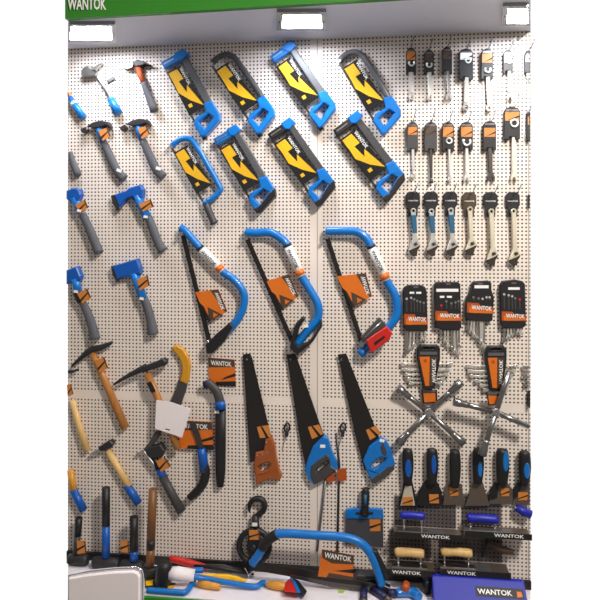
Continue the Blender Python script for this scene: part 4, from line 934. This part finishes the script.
# dark pliers and tools right of the saw
t = T('plier_pack', 'dark packaged pliers leaning on the wall under the bow saw bend', 'pliers', P(362, 580, .06), None, M(.06))
t.part('pack', t.g().prism([(352, 578), (358, 573), (374, 573), (379, 578), (377, 588), (355, 589)], .035, .075, bev=1), 'grey_dark')
t.part('pack_fold', t.g().tube([(355, 579, .076), (376, 577, .076)], 1.4, seg=8), 'black')
t.part('pack_base', t.g().prism([(356, 587), (376, 586.5), (375, 591), (357, 591)], .03, .07, bev=.3), 'brown_card')
for i, (pts, lb) in enumerate((([(364, 589, .014), (363.5, 600, .014)], 'navy gripped knife with pale end at the counter front, left of its pair'), ([(371, 588, .014), (379, 593, .014), (386, 598, .014)], 'navy gripped knife lying aslant below the bow saw clamp'))):
    t = onT('utility_knife', lb, 'knife', pts[0][:2], 'navy gripped knives')
    e = pts[-1]
    t.part('body', G(tm).tube(pts, 3.7, seg=10), 'navy')
    t.part('pale_tip', G(tm).tube([e, (e[0]+(0 if i == 0 else 4), e[1]+2.5, e[2])], [3.3, 2.6], seg=10), 'brown_blade')
t = onT('flashlight', 'blue bent hand torch lying left of the blue case', 'torch', (408, 596))
t.part('body', G(tm).tube([(396, 593, .018), (404, 592, .018), (413, 592.5, .018), (419, 597, .018)], [3.6, 4.6, 5, 4.4], smooth=3), 'blue')
t.part('tail', G(tm).tube([(388, 593, .018), (396, 593, .018)], [4.2, 3.8]), 'navy')
t.part('orange_head', G(tm).tube([(405, 590, .036), (407, 583, .048)], [4.2, 3.6]), 'orange_dark')
t = onT('rubber_bulb', 'dark navy rubber bulb handle standing beside the blue case', 'bulb handle', (427, 593))
c = TP(427, 593)
t.part('body', G(Wm).tube([(c.x, c.y, ZT+.001), (c.x, c.y, ZT+.03), (c.x, c.y, ZT+.05)], [.014, .017, .012], seg=14), 'black')
t.part('bulb', G(Wm).tube([(c.x, c.y, ZT+.048), (c.x, c.y, ZT+.056), (c.x, c.y, ZT+.066), (c.x, c.y, ZT+.074)], [.012, .018, .018, .009], seg=14), 'navy')
# blue case
ch0, ch1 = .115, .19
c = P(483, 595, .15); c.z = ZT
t = T('tool_case', 'long blue tool case with white lettering lying on the counter at right', 'tool case', c, None, Wm)
xa = P(434.5, 590, ch1).x; xb = P(530, 590, ch1).x
zt = P(436, 577, ch0).z
g = G(Wm)
def sec(x):
    return [(x, -ch1, ZT+.001), (x, -ch1, ZT+.012), (x, -ch1+.004, ZT+.018), (x, -ch0+.002, zt-.003), (x, -ch0+.006, zt), (x, -ch0+.022, zt), (x, -ch0+.03, zt-.006), (x, -ch0+.03, ZT+.001)]
n = 8
for x, k in ((xa, 0), (xa+.004, 1), (xb-.004, 1), (xb, 0)):
    s_ = sec(x); cy = sum(p[1] for p in s_)/n; cz = sum(p[2] for p in s_)/n
    for p in s_:
        q = 1 if k else .95
        g.v.append(Vector((p[0], cy+(p[1]-cy)*q, cz+(p[2]-cz)*q)))
for a in range(3):
    for i in range(n): g._f([a*n+i, a*n+(i+1) % n, (a+1)*n+(i+1) % n, (a+1)*n+i])
g._f(list(range(n))); g._f([3*n+i for i in range(n)])
bd = t.part('body', g, 'blue_case')
p0 = Vector((0, -ch1+.004, ZT+.018)); p1 = Vector((0, -ch0+.002, zt-.003)); vv = (p1-p0); ln = vv.length; vv.normalize()
nn = Vector((1, 0, 0)).cross(vv); nn = -nn if nn.y > 0 else nn
x0 = P(477, 590, .17).x; x1 = P(526, 590, .17).x
fm = Plane3(Vector((x0, p0.y, p0.z)), (1, 0, 0), vv, nn)
lab = t.part('label_strip', G(fm).prism([(0, ln*.46), (x1-x0, ln*.46), (x1-x0, ln*.8), (0, ln*.8)], .0004, .0012, bev=0), 'black', bd)
t.part('brand_lettering', G(fm).text(BRAND, lambda u, v: (u, v), .006, (x1-x0)*.76, ln*.54, ln*.72, .0016), 'print_white', bd)
t.part('orange_mark', G(fm).prism([((x1-x0)*.85, ln*.5), ((x1-x0)*.97, ln*.54), ((x1-x0)*.95, ln*.7), ((x1-x0)*.86, ln*.7)], .0012, .0018, bev=0), 'orange', bd)
t.part('lid_seam', wbox(xa+.004, xb-.004, -ch1-.0012, -ch1+.001, ZT+.0105, ZT+.0125), 'navy', bd)

# ------------------------------------------------------------------ chair in front
CH = .75
cm_ = M(CH)
c = P(105, 590, CH); c.z = 0; c.y = -CH+.1
t = T('chair', 'white chair with chrome framed backrest standing before the counter at left', 'chair', c, None, cm_)
out = [(69, 573.5), (90, 570), (115, 567.5), (136, 566.6), (141, 568.5), (143.5, 574), (143.5, 640), (69, 640)]
inn = [(70.5, 576), (90, 572.6), (115, 570), (135, 569.3), (139.5, 571), (141.2, 575), (141.2, 638), (70.5, 638)]
t.part('backrest', t.g().prism(inn, CH-.012, CH+.012, bev=1.2), 'white_panel')
t.part('back_frame', t.g().tube([(69.3, 640), (69.3, 600), (69.3, 575), (90, 571.3), (115, 568.8), (136, 567.8), (141, 570), (142.6, 575), (142.6, 600), (142.6, 640)], 1.6, h=CH, seg=8), 'chrome')
x0 = P(69, 590, CH).x+.004; x1 = P(142.5, 590, CH).x-.004
zb = P(100, 640, CH).z
t.part('seat', wbox(x0, x1, -CH+.01, -CH+.30, .40, .43), 'white_panel')
for x in (x0+.004, x1-.004):
    t.part('leg', G(Wm).tube([(x, -CH, zb+.01), (x, -CH, 0.0)], .007, seg=8), 'chrome')
    t.part('leg', G(Wm).tube([(x, -CH+.28, .41), (x, -CH+.29, 0.0)], .007, seg=8), 'chrome')

# ------------------------------------------------------------------ light
w = bpy.data.worlds.new('hall'); sc.world = w; w.use_nodes = True; nt = w.node_tree
bg = nt.nodes['Background']
tc = nt.nodes.new('ShaderNodeTexCoord'); sp = nt.nodes.new('ShaderNodeSeparateXYZ'); nt.links.new(tc.outputs['Generated'], sp.inputs[0])
mr = nt.nodes.new('ShaderNodeMapRange'); mr.inputs[1].default_value = -.05; mr.inputs[2].default_value = .15
nt.links.new(sp.outputs[1], mr.inputs[0])
up = nt.nodes.new('ShaderNodeMapRange'); up.inputs[1].default_value = -.4; up.inputs[2].default_value = .9
nt.links.new(sp.outputs[2], up.inputs[0])
fr = nt.nodes.new('ShaderNodeMix'); fr.data_type = 'RGBA'
fr.inputs[6].default_value = (.21, .196, .184, 1); fr.inputs[7].default_value = (.27, .254, .238, 1)
nt.links.new(up.outputs[0], fr.inputs[0])
mx = nt.nodes.new('ShaderNodeMix'); mx.data_type = 'RGBA'
nt.links.new(mr.outputs[0], mx.inputs[0]); nt.links.new(fr.outputs[2], mx.inputs[6]); mx.inputs[7].default_value = (1.05, 1.05, 1.05, 1)
nt.links.new(mx.outputs[2], bg.inputs['Color']); bg.inputs['Strength'].default_value = 1.0
# hall lamp high up behind the visitor
ld = bpy.data.lights.new('hall_lamp', 'AREA'); ld.energy = 104; ld.size = .42; ld.color = (1, .94, .87)
lo = bpy.data.objects.new('hall_lamp', ld); col.objects.link(lo); lo.location = (1.55, -2.2, 3.35)
lo.rotation_euler = (Vector((0, 0, .75))-lo.location).to_track_quat('-Z', 'Y').to_euler()
vs = sc.view_settings; vs.view_transform = 'Standard'; vs.look = 'None'; vs.gamma = 1; vs.use_curve_mapping = False; vs.exposure = 0
